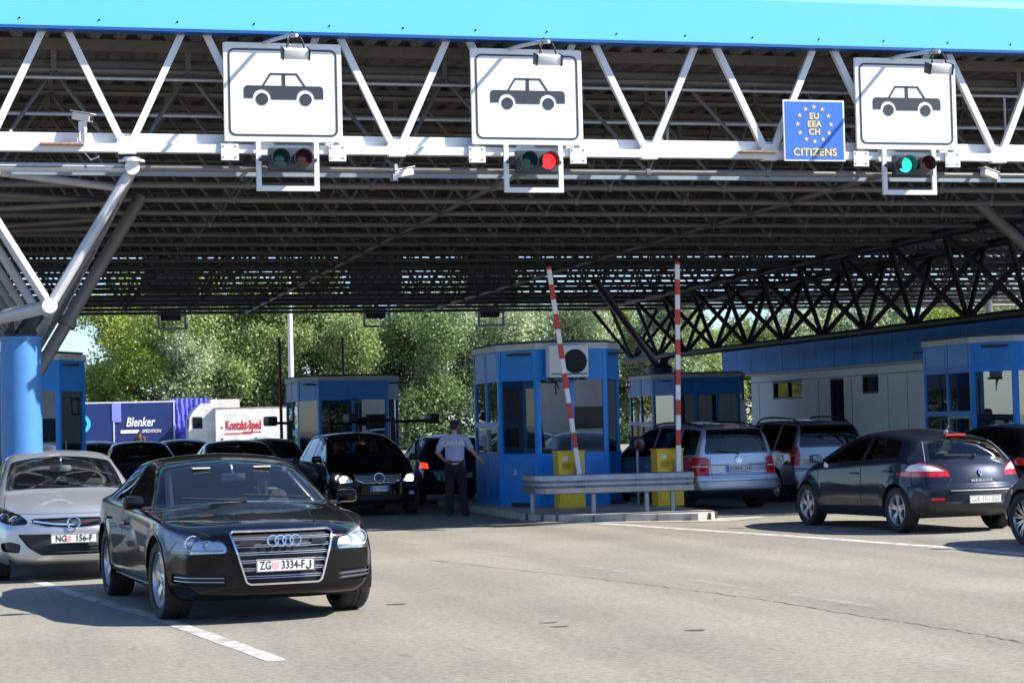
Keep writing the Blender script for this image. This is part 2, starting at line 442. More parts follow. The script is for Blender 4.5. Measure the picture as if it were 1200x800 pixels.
def strip(pts, w, z=0.004, rag=0.0):
    mb = MB(); vs = []; pts = [Vector((*p, 0)) for p in pts]
    fine = []
    for a, b in zip(pts, pts[1:]):
        n = max(1, int((b - a).length / 0.35))
        fine += [a + (b - a) * k / n for k in range(n)]
    fine.append(pts[-1])
    for i, p in enumerate(fine):
        d = (fine[min(i + 1, len(fine) - 1)] - fine[max(i - 1, 0)]).normalized(); s = Vector((-d.y, d.x, 0))
        vs += [p + s * (w / 2 + random.uniform(-rag, rag)) + Vector((0, 0, z)), p - s * (w / 2 + random.uniform(-rag, rag)) + Vector((0, 0, z))]
    mb.add(vs, [(2 * i + 1, 2 * i + 3, 2 * i + 2, 2 * i) for i in range(len(fine) - 1)])
    return mb
worn = M['road_white']
def worn_paint(name, col, keep, lo, hi):
    """road paint worn through to the asphalt in patches"""
    m = mat(name, col, 0.85, var=0.12, vscale=9); nt = m.node_tree
    out = nt.nodes['Material Output']; b = nt.nodes['Principled BSDF']
    tc = nt.nodes.new('ShaderNodeTexCoord'); n = nt.nodes.new('ShaderNodeTexNoise'); n.inputs['Scale'].default_value = 5; n.inputs['Detail'].default_value = 10; n.inputs['Roughness'].default_value = 0.7
    nt.links.new(tc.outputs['Object'], n.inputs['Vector'])
    r = nt.nodes.new('ShaderNodeValToRGB'); r.color_ramp.elements[0].position = keep - 0.10; r.color_ramp.elements[1].position = keep + 0.10; r.color_ramp.elements[0].color = (lo, lo, lo, 1); r.color_ramp.elements[1].color = (hi, hi, hi, 1)
    nt.links.new(n.outputs['Fac'], r.inputs[0])
    t = nt.nodes.new('ShaderNodeBsdfTransparent'); ms = nt.nodes.new('ShaderNodeMixShader')
    nt.links.new(r.outputs[0], ms.inputs[0]); nt.links.new(t.outputs[0], ms.inputs[1]); nt.links.new(b.outputs[0], ms.inputs[2])
    nt.links.new(ms.outputs[0], out.inputs[0]); return m
W1 = worn_paint('road_paint_worn_a', (0.50, 0.475, 0.43), 0.44, 0.25, 0.9)
W2 = worn_paint('road_paint_worn_b', (0.42, 0.40, 0.36), 0.50, 0.0, 0.6)
struct('lane_line', strip([(0.25, 24.4), (0.75, 21.4), (1.35, 18.4), (1.93, 14.5)], 0.16, rag=0.008), W1)
struct('lane_line', strip([(9.2, 33.0), (9.6, 31.6), (10.3, 28.4), (11.0, 25.4), (11.55, 22.4), (11.9, 18), (11.95, 10)], 0.26, rag=0.01), W1)
for a, b in (((5.6, 29.2), (5.75, 27.9)), ((6.1, 26.1), (6.3, 24.6)), ((6.55, 22.6), (6.72, 21.2)), ((6.98, 19.9), (7.12, 18.4)), ((7.22, 17.7), (7.40, 16.2))):
    struct('lane_dash', strip([a, b], 0.15, rag=0.01), W2)
# pale concrete apron in front of the barrier island
ap = MB(); ap.add([(x, y, 0.008) for x, y in ((8.6, 32.7), (9.3, 31.9), (11.5, 30.7), (12.6, 31.6), (12.4, 33), (11.8, 33.5), (8.7, 34))], [tuple(range(7))])
struct('apron', ap, mat('apron_concrete', (0.36, 0.34, 0.30), 0.9, var=0.25, vscale=2.5, bump=0.3, bscale=40))
# long crack across the carriageway
cp = []
key = [(5.2, 24.4), (5.7, 22.36), (6.17, 20.51), (6.54, 18.82), (6.83, 17.27), (6.96, 15.66), (7.12, 14.41), (7.21, 13.22), (7.3, 12.2)]
for (xa, ya), (xb, yb) in zip(key, key[1:]):
    for k in range(14): cp.append((xa + (xb - xa) * k / 14 + random.uniform(-.025, .025), ya + (yb - ya) * k / 14 + random.uniform(-.07, .07)))
struct('asphalt_crack', strip(cp, 0.014, 0.0035, 0.006), mat('crack_dark', (0.09, 0.085, 0.075), 0.95))
oil = mat('oil_stain', (0.075, 0.07, 0.065), 0.6, var=0.3, vscale=9)
for px_, py_, a, b in ((4.45, 15.9, 0.16, 0.012), (4.45, 16.25, 0.15, 0.011), (3.6, 18.6, 0.17, 0.02), (5.35, 15.1, 0.16, 0.018)):
    mb = MB(); n = 18
    mb.add([(px_ + a * 0.5 * math.cos(t) * (1 + 0.3 * math.sin(3 * t)), py_ + b * 4 * math.sin(t) * (1 + 0.2 * math.cos(2 * t)), 0.003) for t in [2 * math.pi * k / n for k in range(n)]], [tuple(range(n))])
    struct('oil_stain', mb, oil)

# ------------------------------------------------------------------ border canopy
canopy = thing('border_canopy', 'huge grey steel space frame canopy with a bright cyan fascia spanning all the lanes', 'canopy', (8, 29.5, 0))
def cp_(name, mb, m, smooth=False):
    mb.v = [(a - 8, b - 29.5, c) for a, b, c in mb.v]
    return mb.build(name, m, canopy, smooth)
X0, X1, Y0, Y1 = -10.17, 35.83, 29.4, 65.4
xs = [X0 + 2 * k for k in range(24)]
ys = [Y0 + 2 * k for k in range(19)]
ZL, ZT = 5.55, 7.15
# roof sheet, ribbed along the lanes
d = MB(); vs = []; k = 0; x = X0 - 1
prof = []
while x < X1 + 1:
    prof += [(x, 7.62), (x + 0.14, 7.62), (x + 0.19, 7.70), (x + 0.33, 7.70)]; x += 0.38
vs = [(px, yy, pz) for yy in (Y0 - 0.02, Y1 + 0.18) for px, pz in prof]
n = len(prof)
d.add(vs, [(i, i + 1, n + i + 1, n + i) for i in range(n - 1)])
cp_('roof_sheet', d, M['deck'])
d = MB(); d.box(((X0 + X1) / 2, (Y0 + Y1) / 2, 7.80), (X1 - X0 + 1.8, Y1 - Y0 + 0.1, 0.12)); cp_('roof_top', d, M['roof_top'])
for yy, sg in ((29.11, 1), (65.85, -1)):
    f = MB(); f.add([(xx, yy + sg * q, zz) for xx in (X0 - 1, X1 + 1) for q, zz in ((0, 7.56), (0, 8.25), (0.03, 8.36), (0.12, 8.42), (0.25, 8.42), (0.25, 7.56))],
                    [tuple([i, (i + 1) % 6, 6 + (i + 1) % 6, 6 + i]) for i in range(6)])
    fo = cp_('fascia', f, M['cyan'])
    e = MB(); e.box(((X0 + X1) / 2, yy + sg * 0.10, 7.535), (X1 - X0 + 2, 0.24, 0.045))
    eo = e.build('fascia_edge', M['fascia_edge'], fo); eo.location = (-8, -29.5, 0)
    if sg == 1:
        s = MB(); rv = MB(); q = X0 - 1
        while q < X1 + 1:
            s.box((q, yy - 0.002, 7.91), (0.007, 0.006, 0.68)); rv.ball((q + 0.3, yy, 7.66), 0.016, 6, 4); q += 1.12
        so_ = rv.build('rivet', M['tube_dark'], fo); so_.location = (-8, -29.5, 0); so_['kind'] = 'stuff'
# side fascias
for xx in (X0 - 1.0, X1 + 1.0):
    f = MB(); f.box((xx, (Y0 + Y1) / 2, 7.98), (0.1, Y1 - Y0 + 0.4, 0.86)); cp_('fascia', f, M['cyan'])
# space frame, one part per row
for j, yy in enumerate(ys):
    r = MB()
    r.tube((X0, yy, ZL), (X1, yy, ZL), 0.052, 8)
    if j < len(ys) - 1:
        r.tube((X0 + 1, yy + 1, ZT), (X1 - 1, yy + 1, ZT), 0.05, 6)
    for xx in xs:
        r.ball((xx, yy, ZL), 0.075, 6, 4)
        for sx in (-1, 1):
            for sy in (1,):
                tx, ty = xx + sx, yy + sy
                if X0 < tx < X1 and Y0 < ty < Y1: r.tube((xx, yy, ZL), (tx, ty, ZT), 0.033, 5, caps=False)
    if j >= 13:
        r.tube((X0, yy, 6.3), (X1, yy, 6.3), 0.045, 6)
    # hangers to the roof purlin
    if j < len(ys) - 1:
        r.box(((X0 + X1) / 2, yy + 1, 7.53), (X1 - X0, 0.12, 0.17))
        for xx in xs[:-1]: r.box((xx + 1, yy + 1, 7.32), (0.08, 0.08, 0.3))
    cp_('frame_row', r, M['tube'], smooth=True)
for xx in xs[::3]:
    t = MB(); t.tube((xx, Y0, ZL), (xx, Y1, ZL), 0.045, 6); cp_('longitudinal_chord', t, M['tube'], smooth=True)
# front and rear edge trusses
for yy, s in ((29.40, -1), (65.4, 1)):
    bm_ = MB()
    bm_.box(((X0 + X1) / 2, yy + s * 0.05, 5.83), (X1 - X0, 0.16, 0.125))
    bm_.box(((X0 + X1) / 2, yy - s * 0.02, 5.975), (X1 - X0, 0.06, 0.16))
    bo = cp_('edge_beam', bm_, M['white'])
    if s == -1:
        for sx_, in ((1.0,), (3.0,), (9.35,), (12.2,)):
            pass
    for xx in xs:
        for sg in (-1, 1):
            a = (xx + sg * 0.045, yy + s * 0.075, 5.86); b = (xx + sg * 0.84, yy + s * 0.02, 7.58)
            q = MB(); q.bar(a, b, 0.102, 0.09, up=(0, 1, 0)); cp_('truss_diagonal', q, M['white'])
    for xx in xs:
        q = MB(); q.prism([(xx - .16, 5.895), (xx + .16, 5.895), (xx + .09, 6.0), (xx - .09, 6.0)], yy + s * 0.128, yy + s * 0.12); q.box((xx, yy + s * 0.06, 5.755), (0.26, 0.14, 0.024)); cp_('gusset_plate', q, M['white'])
# services behind the front truss
for zz, yy, rr in ((6.98, 30.1, 0.024), (6.45, 30.2, 0.024)):
    q = MB(); q.tube((X0, yy, zz), (X1, yy, zz), rr, 6); cp_('service_pipe', q, M['tube_light'])
q = MB()
for k in range(8): q.tube((X0 + 2.6 + 6 * k, 30.15, 6.1), (X0 + 2.6 + 6 * k, 30.15, 7.0), 0.022, 6)
cp_('pipe_hanger', q, M['tube_light'])
q = MB(); q.box(((X0 + X1) / 2, 30.0, 5.54), (X1 - X0, 0.1, 0.06)); cp_('cable_tray', q, mat('cable_tray_blue', (0.30, 0.38, 0.47), 0.5, 0.3))
q = MB(); q.tube((X0, 30.6, 7.28), (X1, 30.6, 7.28), 0.085, 10); cp_('drain_pipe', q, M['tube'])
# inverted V trusses on the columns
def vtruss(xl, xu, zl, rr, rs, first, dys, mt, gap=2.35):
    for sg in (-1, 1):
        t = MB(); t.tube((xl + sg * xu, Y0 - 0.05, ZL), (xl + sg * xu, Y1, ZL), rr, 12); cp_('support_chord', t, mt, True)
        c = MB(); c.tube((xl + sg * xu, Y0 - 0.085, ZL), (xl + sg * xu, Y0 - 0.05, ZL), rr * 1.1, 16); cp_('chord_cap', c, M['white'])
    t = MB(); t.tube((xl, Y0 - 0.05, zl), (xl, Y1, zl), rr, 12); cp_('support_chord', t, mt, True)
    c = MB(); c.tube((xl, Y0 - 0.085, zl), (xl, Y0 - 0.05, zl), rr * 1.1, 16); cp_('chord_cap', c, M['white'])
    yy = first
    while yy < Y1 - 0.5:
        for sg in (-1, 1):
            for dy in dys:
                y2 = max(Y0, min(Y1, yy + dy))
                t = MB(); t.tube((xl, yy, zl), (xl + sg * xu, y2, ZL), rs, 8); cp_('support_strut', t, mt, True)
        yy += gap
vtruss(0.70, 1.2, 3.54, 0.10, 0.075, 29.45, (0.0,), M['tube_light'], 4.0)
vtruss(20.9, 1.2, 3.76, 0.10, 0.066, 29.55, (-1.35, 1.35), M['tube_dark'], 2.7)  # dark steel here puts the backlit shade of this truss into its colour
# big raking braces and the tubes fanning out at the left column
for a, b, r in (((2.3, 33.4, 5.6), (0.35, 32.7, 2.3), 0.105), ((17.6, 33.5, 5.6), (20.2, 32.0, 2.6), 0.105), ((15.9, 52.3, 5.55), (20.7, 61.6, 3.5), 0.11), ((0.70, 29.42, 3.54), (-0.75, 31.6, 3.33), 0.1),
                ((1.9, 29.42, 5.55), (-2.5, 29.42, 5.55), 0.07), ((-0.5, 29.5, 5.55), (1.9, 31.5, 5.5), 0.06), ((-2.4, 30.2, 5.4), (1.9, 33.4, 5.5), 0.055),
                ((-2.4, 32.5, 5.2), (1.9, 35.4, 5.5), 0.055), ((-2.6, 35.5, 5.1), (1.9, 37.4, 5.5), 0.055), ((-3.0, 31.3, 5.0), (1.9, 33.0, 5.45), 0.05), ((-3.2, 33.8, 4.9), (1.9, 35.4, 5.45), 0.05)):
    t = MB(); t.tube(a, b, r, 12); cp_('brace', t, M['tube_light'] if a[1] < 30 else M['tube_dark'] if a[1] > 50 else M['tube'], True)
t = MB(); t.tube((1.09, 32.97, 3.55), (1.03, 32.95, 3.44), 0.15, 14); cp_('brace_coupling', t, M['tube'])
t = MB(); t.lathe([(0.13, 5.70), (0.13, 5.66), (0.09, 5.66), (0.09, 5.60)], 16, c=(1.9, 29.42, 0)); t.lathe([(0.2, 5.66), (0.2, 5.63)], 16, c=(1.9, 29.42, 0)); cp_('node_flange', t, M['white'])
def column(cx, cy, h, r, m):
    c = MB(); c.lathe([(r, -0.05), (r, h - 0.06), (r + 0.015, h - 0.05), (r + 0.015, h)], 40, c=(cx, cy, 0))
    co = cp_('support_column', c, m, True)
    p = MB(); p.box((cx, cy, h + 0.02), (r * 1.5, r * 1.5, 0.04))
    for a in range(8):
        p.tube((cx + r * 0.7 * math.cos(a * 0.785), cy + r * 0.7 * math.sin(a * 0.785), h), (cx + r * 0.7 * math.cos(a * 0.785), cy + r * 0.7 * math.sin(a * 0.785), h + 0.1), 0.025, 6)
    for sx in (-1, 1):
        for off in (-0.12, 0.12):
            p.add([(cx + sx * 0.08, cy + off, h + 0.04), (cx + sx * r * 0.85, cy + off, h + 0.04), (cx + sx * 0.1, cy + off, h + 0.3)], [(0, 1, 2)])
    p.tube((cx, cy, h), (cx + 0.3, cy, h + 0.42), 0.12, 12)
    po = p.build('bearing_plate', M['tube_dark'], co); po.location = (-8, -29.5, 0)
column(0.30, 30.75, 3.16, 0.30, M['column_blue'])
column(20.9, 31.6, 3.4, 0.30, M['column_blue'])
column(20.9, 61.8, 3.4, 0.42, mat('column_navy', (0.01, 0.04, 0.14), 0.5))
column(0.30, 61.8, 3.16, 0.30, M['column_blue'])

# ------------------------------------------------------------------ lane signs, signals, lamps
def car_pictogram(mb, s, y0, y1):
    def P(pts): mb.prism([(a * s, b * s) for a, b in pts], y0, y1)
    # lower body with rounded ends and wheel cut-outs, drawn as slices
    L_, H0, H1 = 0.5, -0.075, 0.085
    def arch(cx, r, z0, n=10): return [(cx + r * math.cos(t), z0 + r * math.sin(t)) for t in [math.pi - math.pi * k / n for k in range(n + 1)]]
    r = 0.115; zc = -0.075
    top = [(0.5, H0), (0.5, 0.04)] + [(0.46 + 0.04 * math.cos(a), 0.045 + 0.04 * math.sin(a)) for a in (0.4, 0.8, 1.2, 1.57)] + [(-0.46 + 0.04 * math.cos(a), 0.045 + 0.04 * math.sin(a)) for a in (1.57, 1.95, 2.35, 2.75)] + [(-0.5, 0.04), (-0.5, H0)]
    # split into strips so that every piece is convex enough
    P([(-0.5, H0), (-0.275 - r, H0), (-0.275 - r, H1), (-0.46, H1), (-0.485, 0.075), (-0.5, 0.045)])
    P([(0.275 + r, H0), (0.5, H0), (0.5, 0.03), (0.495, 0.06), (0.47, 0.083), (0.45, H1), (0.275 + r, H1)])
    P([(-0.275 + r, H0 - 0.012), (0.275 - r, H0 - 0.012), (0.275 - r, H1), (-0.275 + r, H1)])
    for cx in (-0.275, 0.275):
        a = arch(cx, r, zc)
        for (xa, za), (xb, zb) in zip(a, a[1:]):
            P([(xa, za), (xb, zb), (xb, H1), (xa, H1)])
        P([(cx + 0.078 * math.cos(t), -0.085 + 0.078 * math.sin(t)) for t in [2 * math.pi * k / 20 for k in range(20)]])
    # cabin outline
    lw = 0.011
    def line(a, b, w=lw):
        ax, az = a; bx, bz = b; dx, dz = bx - ax, bz - az; l = math.hypot(dx, dz); nx, nz = -dz / l * w, dx / l * w
        P([(ax + nx, az + nz), (bx + nx, bz + nz), (bx - nx, bz - nz), (ax - nx, az - nz)])
    line((-0.26, H1), (-0.165, 0.235)); line((0.265, H1), (0.165, 0.235)); line((-0.17, 0.235), (0.17, 0.235)); line((-0.0, H1), (0.0, 0.235), 0.021)
def make_sign(cx, label):
    t = thing('lane_sign', label, 'road sign', (cx, 29.24, 5.93), 0, 'car lane signs over the front lanes')
    b = MB(); b.bbox((0, 0, 0.735), (1.76, 0.05, 1.47), 0.008); b.box((0, -0.0, 1.455), (1.70, 0.075, 0.03)); b.build('panel', M['signwhite'], t)
    for s in (-1, 1):
        r = MB(); r.box((s * 0.79, 0.045, 0.67), (0.075, 0.05, 1.54)); r.build('mounting_rail', M['white'], t)
        k = MB(); k.box((s * 0.80, 0.005, -0.15), (0.26, 0.02, 0.25))
        for a in (-0.09, 0.09):
            for c in (-0.22, -0.06): k.ball((s * 0.80 + a, -0.006, c), 0.016, 6, 4)
        k.build('bracket', M['white'], t)
    rg = MB(); ring_prism(rg, [(x, z + 0.735) for x, z in roundrect(1.62, 1.30, 0.10)], [(x, z + 0.735) for x, z in roundrect(1.565, 1.245, 0.075)], -0.031, -0.0255)
    rg.build('border', M['ink'], t)
    p = MB(); car_pictogram(p, 1.18, -0.0315, -0.026); p.v = [(x + 0.01, y, z + 0.735) for x, y, z in p.v]; p.build('car_symbol', M['ink'], t)
    return t
sign_x = [4.115, 7.86, 14.175]
sign_lab = ['white car lane sign nearest the white security camera, above the unlit traffic light', 'white car lane sign in the middle, above the glowing red traffic light', 'white car lane sign beside the blue EU board, above the lit green light']
signs = [make_sign(x, l) for x, l in zip(sign_x, sign_lab)]
def make_signal(cx, label, g_on, r_on):
    t = thing('traffic_light', label, 'traffic light', (cx, 29.17, 5.63), 0, 'two lens traffic lights under the lane signs')
    f = MB()
    f.box((-0.43, 0.03, -0.03), (0.075, 0.05, 0.66)); f.box((0.43, 0.03, -0.03), (0.075, 0.05, 0.66)); f.box((0, 0.03, -0.395), (0.935, 0.052, 0.075))
    f.build('hanging_frame', M['white'], t)
    h = MB(); h.bbox((0.035, -0.02, 0.03), (0.66, 0.16, 0.33), 0.02); h.tube((-0.43, 0.0, 0.03), (0.43, 0, 0.03), 0.025, 8)
    h.build('housing', M['signal_black'], t, True)
    for s, on, off, lit in ((-1, M['lens_green_on'], M['lens_dark_green'], g_on), (1, M['lens_red_on'], M['lens_dark_red'], r_on)):
        c = 0.035 + s * 0.165
        l = MB(); l.lathe([(0.0, -0.125), (0.06, -0.12), (0.105, -0.105), (0.12, -0.10)], 20, 'y', (c, 0, 0.03)); l.build('lens', on if lit else off, t, True)
        v = MB(); n = 16
        vs = []
        for k in range(n + 1):
            a = R(-30 + 240 * k / n)
            for rr in (0.13, 0.138):
                for yy in (-0.1, -0.30 + 0.06 * abs(math.sin((a - R(90)) / 2))):
                    vs.append((c + rr * math.cos(a), yy, 0.03 + rr * math.sin(a)))
        fs = []
        for k in range(n):
            o = 4 * k; q = o + 4
            fs += [(o, o + 1, q + 1, q), (o + 2, q + 2, q + 3, o + 3), (o + 1, o + 3, q + 3, q + 1), (o, q, q + 2, o + 2)]
        v.add(vs, fs); v.build('visor', M['signal_black'], t)
    return t
signals = [make_signal(4.16, 'traffic light with both lenses dark, below the lane sign near the security camera', False, False),
           make_signal(7.93, 'traffic light with its red lens glowing, under the middle car sign', False, True),
           make_signal(14.18, 'traffic light with its green lens lit, under the sign beside the EU board', True, False)]
def make_lamp(cx, label):
    t = thing('sign_floodlight', label, 'floodlight', (cx, 29.2, 7.38), 0, 'floodlights on arms over the lane signs')
    a = MB(); a.path([(-0.30, 0.1, 0.02), (-0.2, -0.15, 0.02), (-0.02, -0.75, -0.02), (0.09, -0.98, -0.05)], 0.028, 8); a.build('arm', M['tube_light'], t, True)
    h = MB()
    for s in (-1, 1): h.path([(0.22 + s * 0.07, -0.98, 0.20), (0.22 + s * 0.11, -1.0, 0.12), (0.22 + s * 0.13, -1.0, 0.0)], 0.013, 6)
    h.path([(0.15, -0.95, 0.05), (0.12, -0.9, 0.2), (0.2, -0.85, 0.30), (0.27, -0.9, 0.22)], 0.011, 5)
    h.build('yoke', M['tube_dark'], t)
    b = MB(); rot = Matrix.Rotation(R(18), 3, 'X')
    b.bbox((0.22, -1.0, -0.05), (0.36, 0.20, 0.15), 0.025, rot); bo = b.build('lamp_box', M['ac_white'], t, True)
    e = MB()
    for s in (-1, 1): MB().bbox((0.22 + s * 0.19, -1.0, -0.05), (0.025, 0.22, 0.17), 0.01, rot).build('lamp_cap', M['black'], bo)
    r = MB(); r.box((0.23, -1.04, 0.035), (0.12, 0.05, 0.012), rot); r.build('rust_patch', M['rust'], bo)
    for ch in t.children:
        if not ch.name.startswith('arm'): ch.location = (-0.16, 0, -0.27)
    return t
for x, l in ((4.1, 'floodlight over the lane sign nearest the security camera'), (7.86, 'floodlight over the middle lane sign with the red signal'), (14.2, 'floodlight over the lane sign beside the blue EU board')): make_lamp(x, l)

eu = thing('information_sign', 'blue EU citizens board with yellow letters inside a ring of stars', 'sign board', (12.53, 29.14, 6.20))
b = MB(); b.bbox((0, 0, 0), (1.04, 0.035, 0.97), 0.004); b.build('edge', M['signwhite'], eu)
b = MB(); b.box((0, -0.019, 0), (0.985, 0.006, 0.915)); b.build('panel', M['eu_blue'], eu)
b = MB()
for k in range(12):
    a = R(90 - 30 * k); cx, cz = 0.275 * math.cos(a) * 1.03, 0.10 + 0.275 * math.sin(a)
    b.prism([(cx + (0.042 if i % 2 == 0 else 0.017) * math.cos(R(90 + 36 * i)), cz + (0.042 if i % 2 == 0 else 0.017) * math.sin(R(90 + 36 * i))) for i in range(10)], -0.026, -0.0225)
b.build('star_ring', M['yellow_ink'], eu)
for s, z, sz in (('EU', 0.225, 0.135), ('EEA', 0.10, 0.135), ('CH', -0.025, 0.135), ('CITIZENS', -0.35, 0.165)):
    t = text_mb(s, sz, 0.004, bold=0.004, spacing=1.08); t.v = [(x, y - 0.0245, z_ + z) for x, y, z_ in t.v]; t.build('lettering', M['yellow_ink'], eu, fix=False)

def make_cctv(loc, rz, label, hang):
    t = thing('security_camera', label, 'security camera', loc, rz)
    b = MB(); rot = Matrix.Rotation(R(12), 3, 'Y')
    b.bbox((0.0, 0, 0), (0.30, 0.12, 0.11), 0.02, rot); b.build('casing', M['cam_white'], t, True)
    h = MB(); h.bbox((0.01, 0, 0.066), (0.36, 0.145, 0.012), 0.004, rot); h.build('sunshield', M['cam_white'], t)
    l = MB(); l.box((0.152, 0, -0.03), (0.01, 0.08, 0.07), rot); l.build('lens_window', M['dark_glass'], t)
    m = MB()
    if hang: m.box((0.16, 0.03, 0.0), (0.05, 0.05, 0.24)); m.box((0.17, 0.0, -0.08), (0.08, 0.1, 0.10))
    else:
        m.box((0.0, 0.02, -0.25), (0.075, 0.05, 0.40)); m.box((0, 0.0, -0.13), (0.1, 0.07, 0.13))
        m.path([(-0.06, 0.03, -0.05), (-0.09, 0.05, -0.3), (-0.02, 0.06, -0.5), (0.08, 0.08, -0.62), (0.2, 0.1, -0.58)], 0.009, 5)
    m.build('mount', M['white'] if not hang else M['steel'], t)
    return t
make_cctv((1.2, 29.3, 6.27), R(-35), 'cream security camera on a short post standing on the canopy beam', False)
make_cctv((5.93, 29.33, 5.50), R(200), 'small security camera hanging under the beam left of the red signal', True)
make_cctv((15.66, 29.33, 5.56), R(20), 'small security camera hanging under the beam right of the green signal', True)
for cx in (0.9, 11.6):
    p = thing('junction_plate', 'rusty flat plate on the canopy beam below the security camera' if cx < 5 else 'rusty flat plate on the canopy beam left of the EU board', 'plate', (cx, 29.28, 5.86))
    b = MB(); b.bbox((0, 0, 0), (0.62, 0.24, 0.03), 0.006); b.box((0.1, 0.05, 0.03), (0.2, 0.1, 0.03)); b.build('plate', M['rust'], p)

# signs, signals on the far edge (their backs face us)
for sx, w in ((5.45, 'beside the lamp post'), (12.25, 'between the two hanging signals'), (16.2, 'right above the service booth')):
    s = copy_tree(signs[0]); s.location = (sx, 65.62, 5.93); s.rotation_euler.z = math.pi
    k = copy_tree(signals[0]); k.location = (sx, 65.68, 5.45); k.rotation_euler.z = math.pi
    s['group'] = 'sign backs on the far canopy edge'; k['group'] = 'dark signals on the far canopy edge'
    who = {5.45: 'leftmost', 12.25: 'middle', 16.2: 'rightmost'}[sx]
    s['label'] = 'dark back of the %s lane sign on the far canopy edge' % who
    k['label'] = '%s of the dark signal frames hanging from the far canopy edge' % who

# ------------------------------------------------------------------ booths
def booth(name, label, loc, W, D, cx, cy, rz=0, serve=(-1,), door=None, H=3.06):
    t = thing(name, label, 'booth', loc, rz, 'blue border control booths')
    pts = [(-W / 2, -D / 2 + cy), (-W / 2 + cx, -D / 2), (W / 2 - cx, -D / 2), (W / 2, -D / 2 + cy), (W / 2, D / 2 - cy), (W / 2 - cx, D / 2), (-W / 2 + cx, D / 2), (-W / 2, D / 2 - cy)]
    wall = MB(); seam = MB(); wins = []; metal = MB()
    zb, z0, z1, z2 = 0.0, 0.93, 2.42, H - 0.115
    for i in range(8):
        a = Vector((*pts[i], 0)); b = Vector((*pts[(i + 1) % 8], 0)); u = (b - a); l = u.length; u.normalize(); nrm = Vector((u.y, -u.x, 0))
        rot = Matrix(((u.x, -nrm.x, 0), (u.y, -nrm.y, 0), (0, 0, 1)))
        def bx(mb, s0, s1, za, zb_, d0, d1):
            mb.box(a + u * ((s0 + s1) / 2) + nrm * (-(d0 + d1) / 2) + Vector((0, 0, (za + zb_) / 2)), (s1 - s0, d1 - d0, zb_ - za), rot)
        pw = 0.075
        bx(wall, 0.0, pw, zb, z2, 0, 0.08); bx(wall, l - pw, l, zb, z2, 0, 0.08)
        bx(wall, pw, l - pw, zb, z0, 0.012, 0.07); bx(wall, pw, l - pw, z1, z2, 0.012, 0.07)
        bx(wall, pw, l - pw, z0, z0 + 0.06, 0.0, 0.075); bx(wall, pw, l - pw, z1 - 0.05, z1, 0.0, 0.075)
        n = max(1, round(l / 0.8)) if l > 1.2 else 1
        serving = (i == 7 and -1 in serve) or (i == 3 and 1 in serve)
        if serving: n = 2 if l < 2.6 else 3
        cw = (l - 2 * pw) / n
        for k in range(n):
            s0 = pw + k * cw; s1 = s0 + cw
            if k: bx(wall, s0 - 0.035, s0 + 0.035, zb, z2, 0.0, 0.078)
            e0 = s0 + (0.035 if k else 0); e1 = s1 - (0.035 if k < n - 1 else 0)
            # raised panel frames above and below the window
            for za, zc in ((0.12, z0 - 0.09), (z1 + 0.05, z2 - 0.05)):
                seam = MB(); bx(seam, e0 + 0.05, e1 - 0.05, za, zc, 0.004, 0.014); seam.build('cladding_panel', M['booth_blue_dark'], t)
            if serving:
                bx(wall, e0, e1, 1.50, 1.60, 0, 0.075)
                w = MB(); bx(w, e0, e1, 1.60, z1 - 0.05, 0.035, 0.047); wins.append(('window', w))
                if k == (n - 1 if i == 7 else 0):
                    metal = MB()
                    for q in ((e0, e0 + 0.05), (e1 - 0.05, e1)): bx(metal, q[0], q[1], z0 + 0.06, 1.50, -0.01, 0.07)
                    bx(metal, e0, e1, 1.45, 1.50, -0.012, 0.07); bx(metal, e0, e1, z0 + 0.06, z0 + 0.10, -0.03, 0.07); metal.build('service_hatch', M['steel'], t)
                w = MB(); bx(w, e0 + 0.01, e1 - 0.01, z0 + 0.07, 1.49, 0.03, 0.042); wins.append(('service_window', w))
            elif door == i:
                w = MB(); bx(w, e0, e1, 0.12, z1 - 0.05, 0.0, 0.04); wins.append(('door', w))
            else:
                w = MB(); bx(w, e0, e1, z0 + 0.06, z1 - 0.05, 0.035, 0.047); wins.append(('window', w))
    wall.build('wall', M['booth_blue'], t)
    for nm, w in wins: w.build(nm, M['dark_glass'] if nm == 'door' else M['booth_glass'], t)
    for nm, gr_, za, zc, m in (('roof_trim', 0.03, z2, H, M['roof_trim']), ('roof', -0.03, H, H + 0.05, M['roof_top'])):
        r = MB(); P = []
        for x, y in pts: P.append((x * (1 + 2 * gr_ / W), y * (1 + 2 * gr_ / D)))
        n = 8
        r.add([(x, y, z) for z in (za, zc) for x, y in P], [tuple(reversed(range(8))), tuple(range(8, 16))] + [(q, (q + 1) % 8, 8 + (q + 1) % 8, 8 + q) for q in range(8)])
        r.build(nm, m, t)
    MB().box((0, 0, 0.04), (W - 0.3, D - 0.3, 0.06)).build('floor', M['dash'], t); MB().box((0, 0, z2 - 0.08), (W - 0.25, D - 0.25, 0.04)).build('ceiling', M['dash'], t)
    c = MB(); c.box((0, -D / 2 + 0.45, 0.86), (W - 1.0, 0.45, 0.05)); c.box((0, -D / 2 + 0.6, 0.437), (W - 1.1, 0.05, 0.8)); c.build('counter', M['dash'], t); MB().box((-W / 2 + 0.4, 0.2, 0.86), (0.5, 1.6, 0.05)).build('counter', M['dash'], t)
    s = MB(); s.bbox((W * 0.18, -D / 2 + 0.42, 1.13), (0.46, 0.05, 0.32), 0.01); s.box((W * 0.18, -D / 2 + 0.42, 0.93), (0.08, 0.06, 0.12)); s.build('monitor', M['black'], t)
    return t
booth('control_booth', 'blue control booth behind the two yellow barriers with an air conditioner on its front', (10.42, 37.9, 0.12), 2.42, 3.8, 0.52, 0.9, 0, serve=(-1, 1))
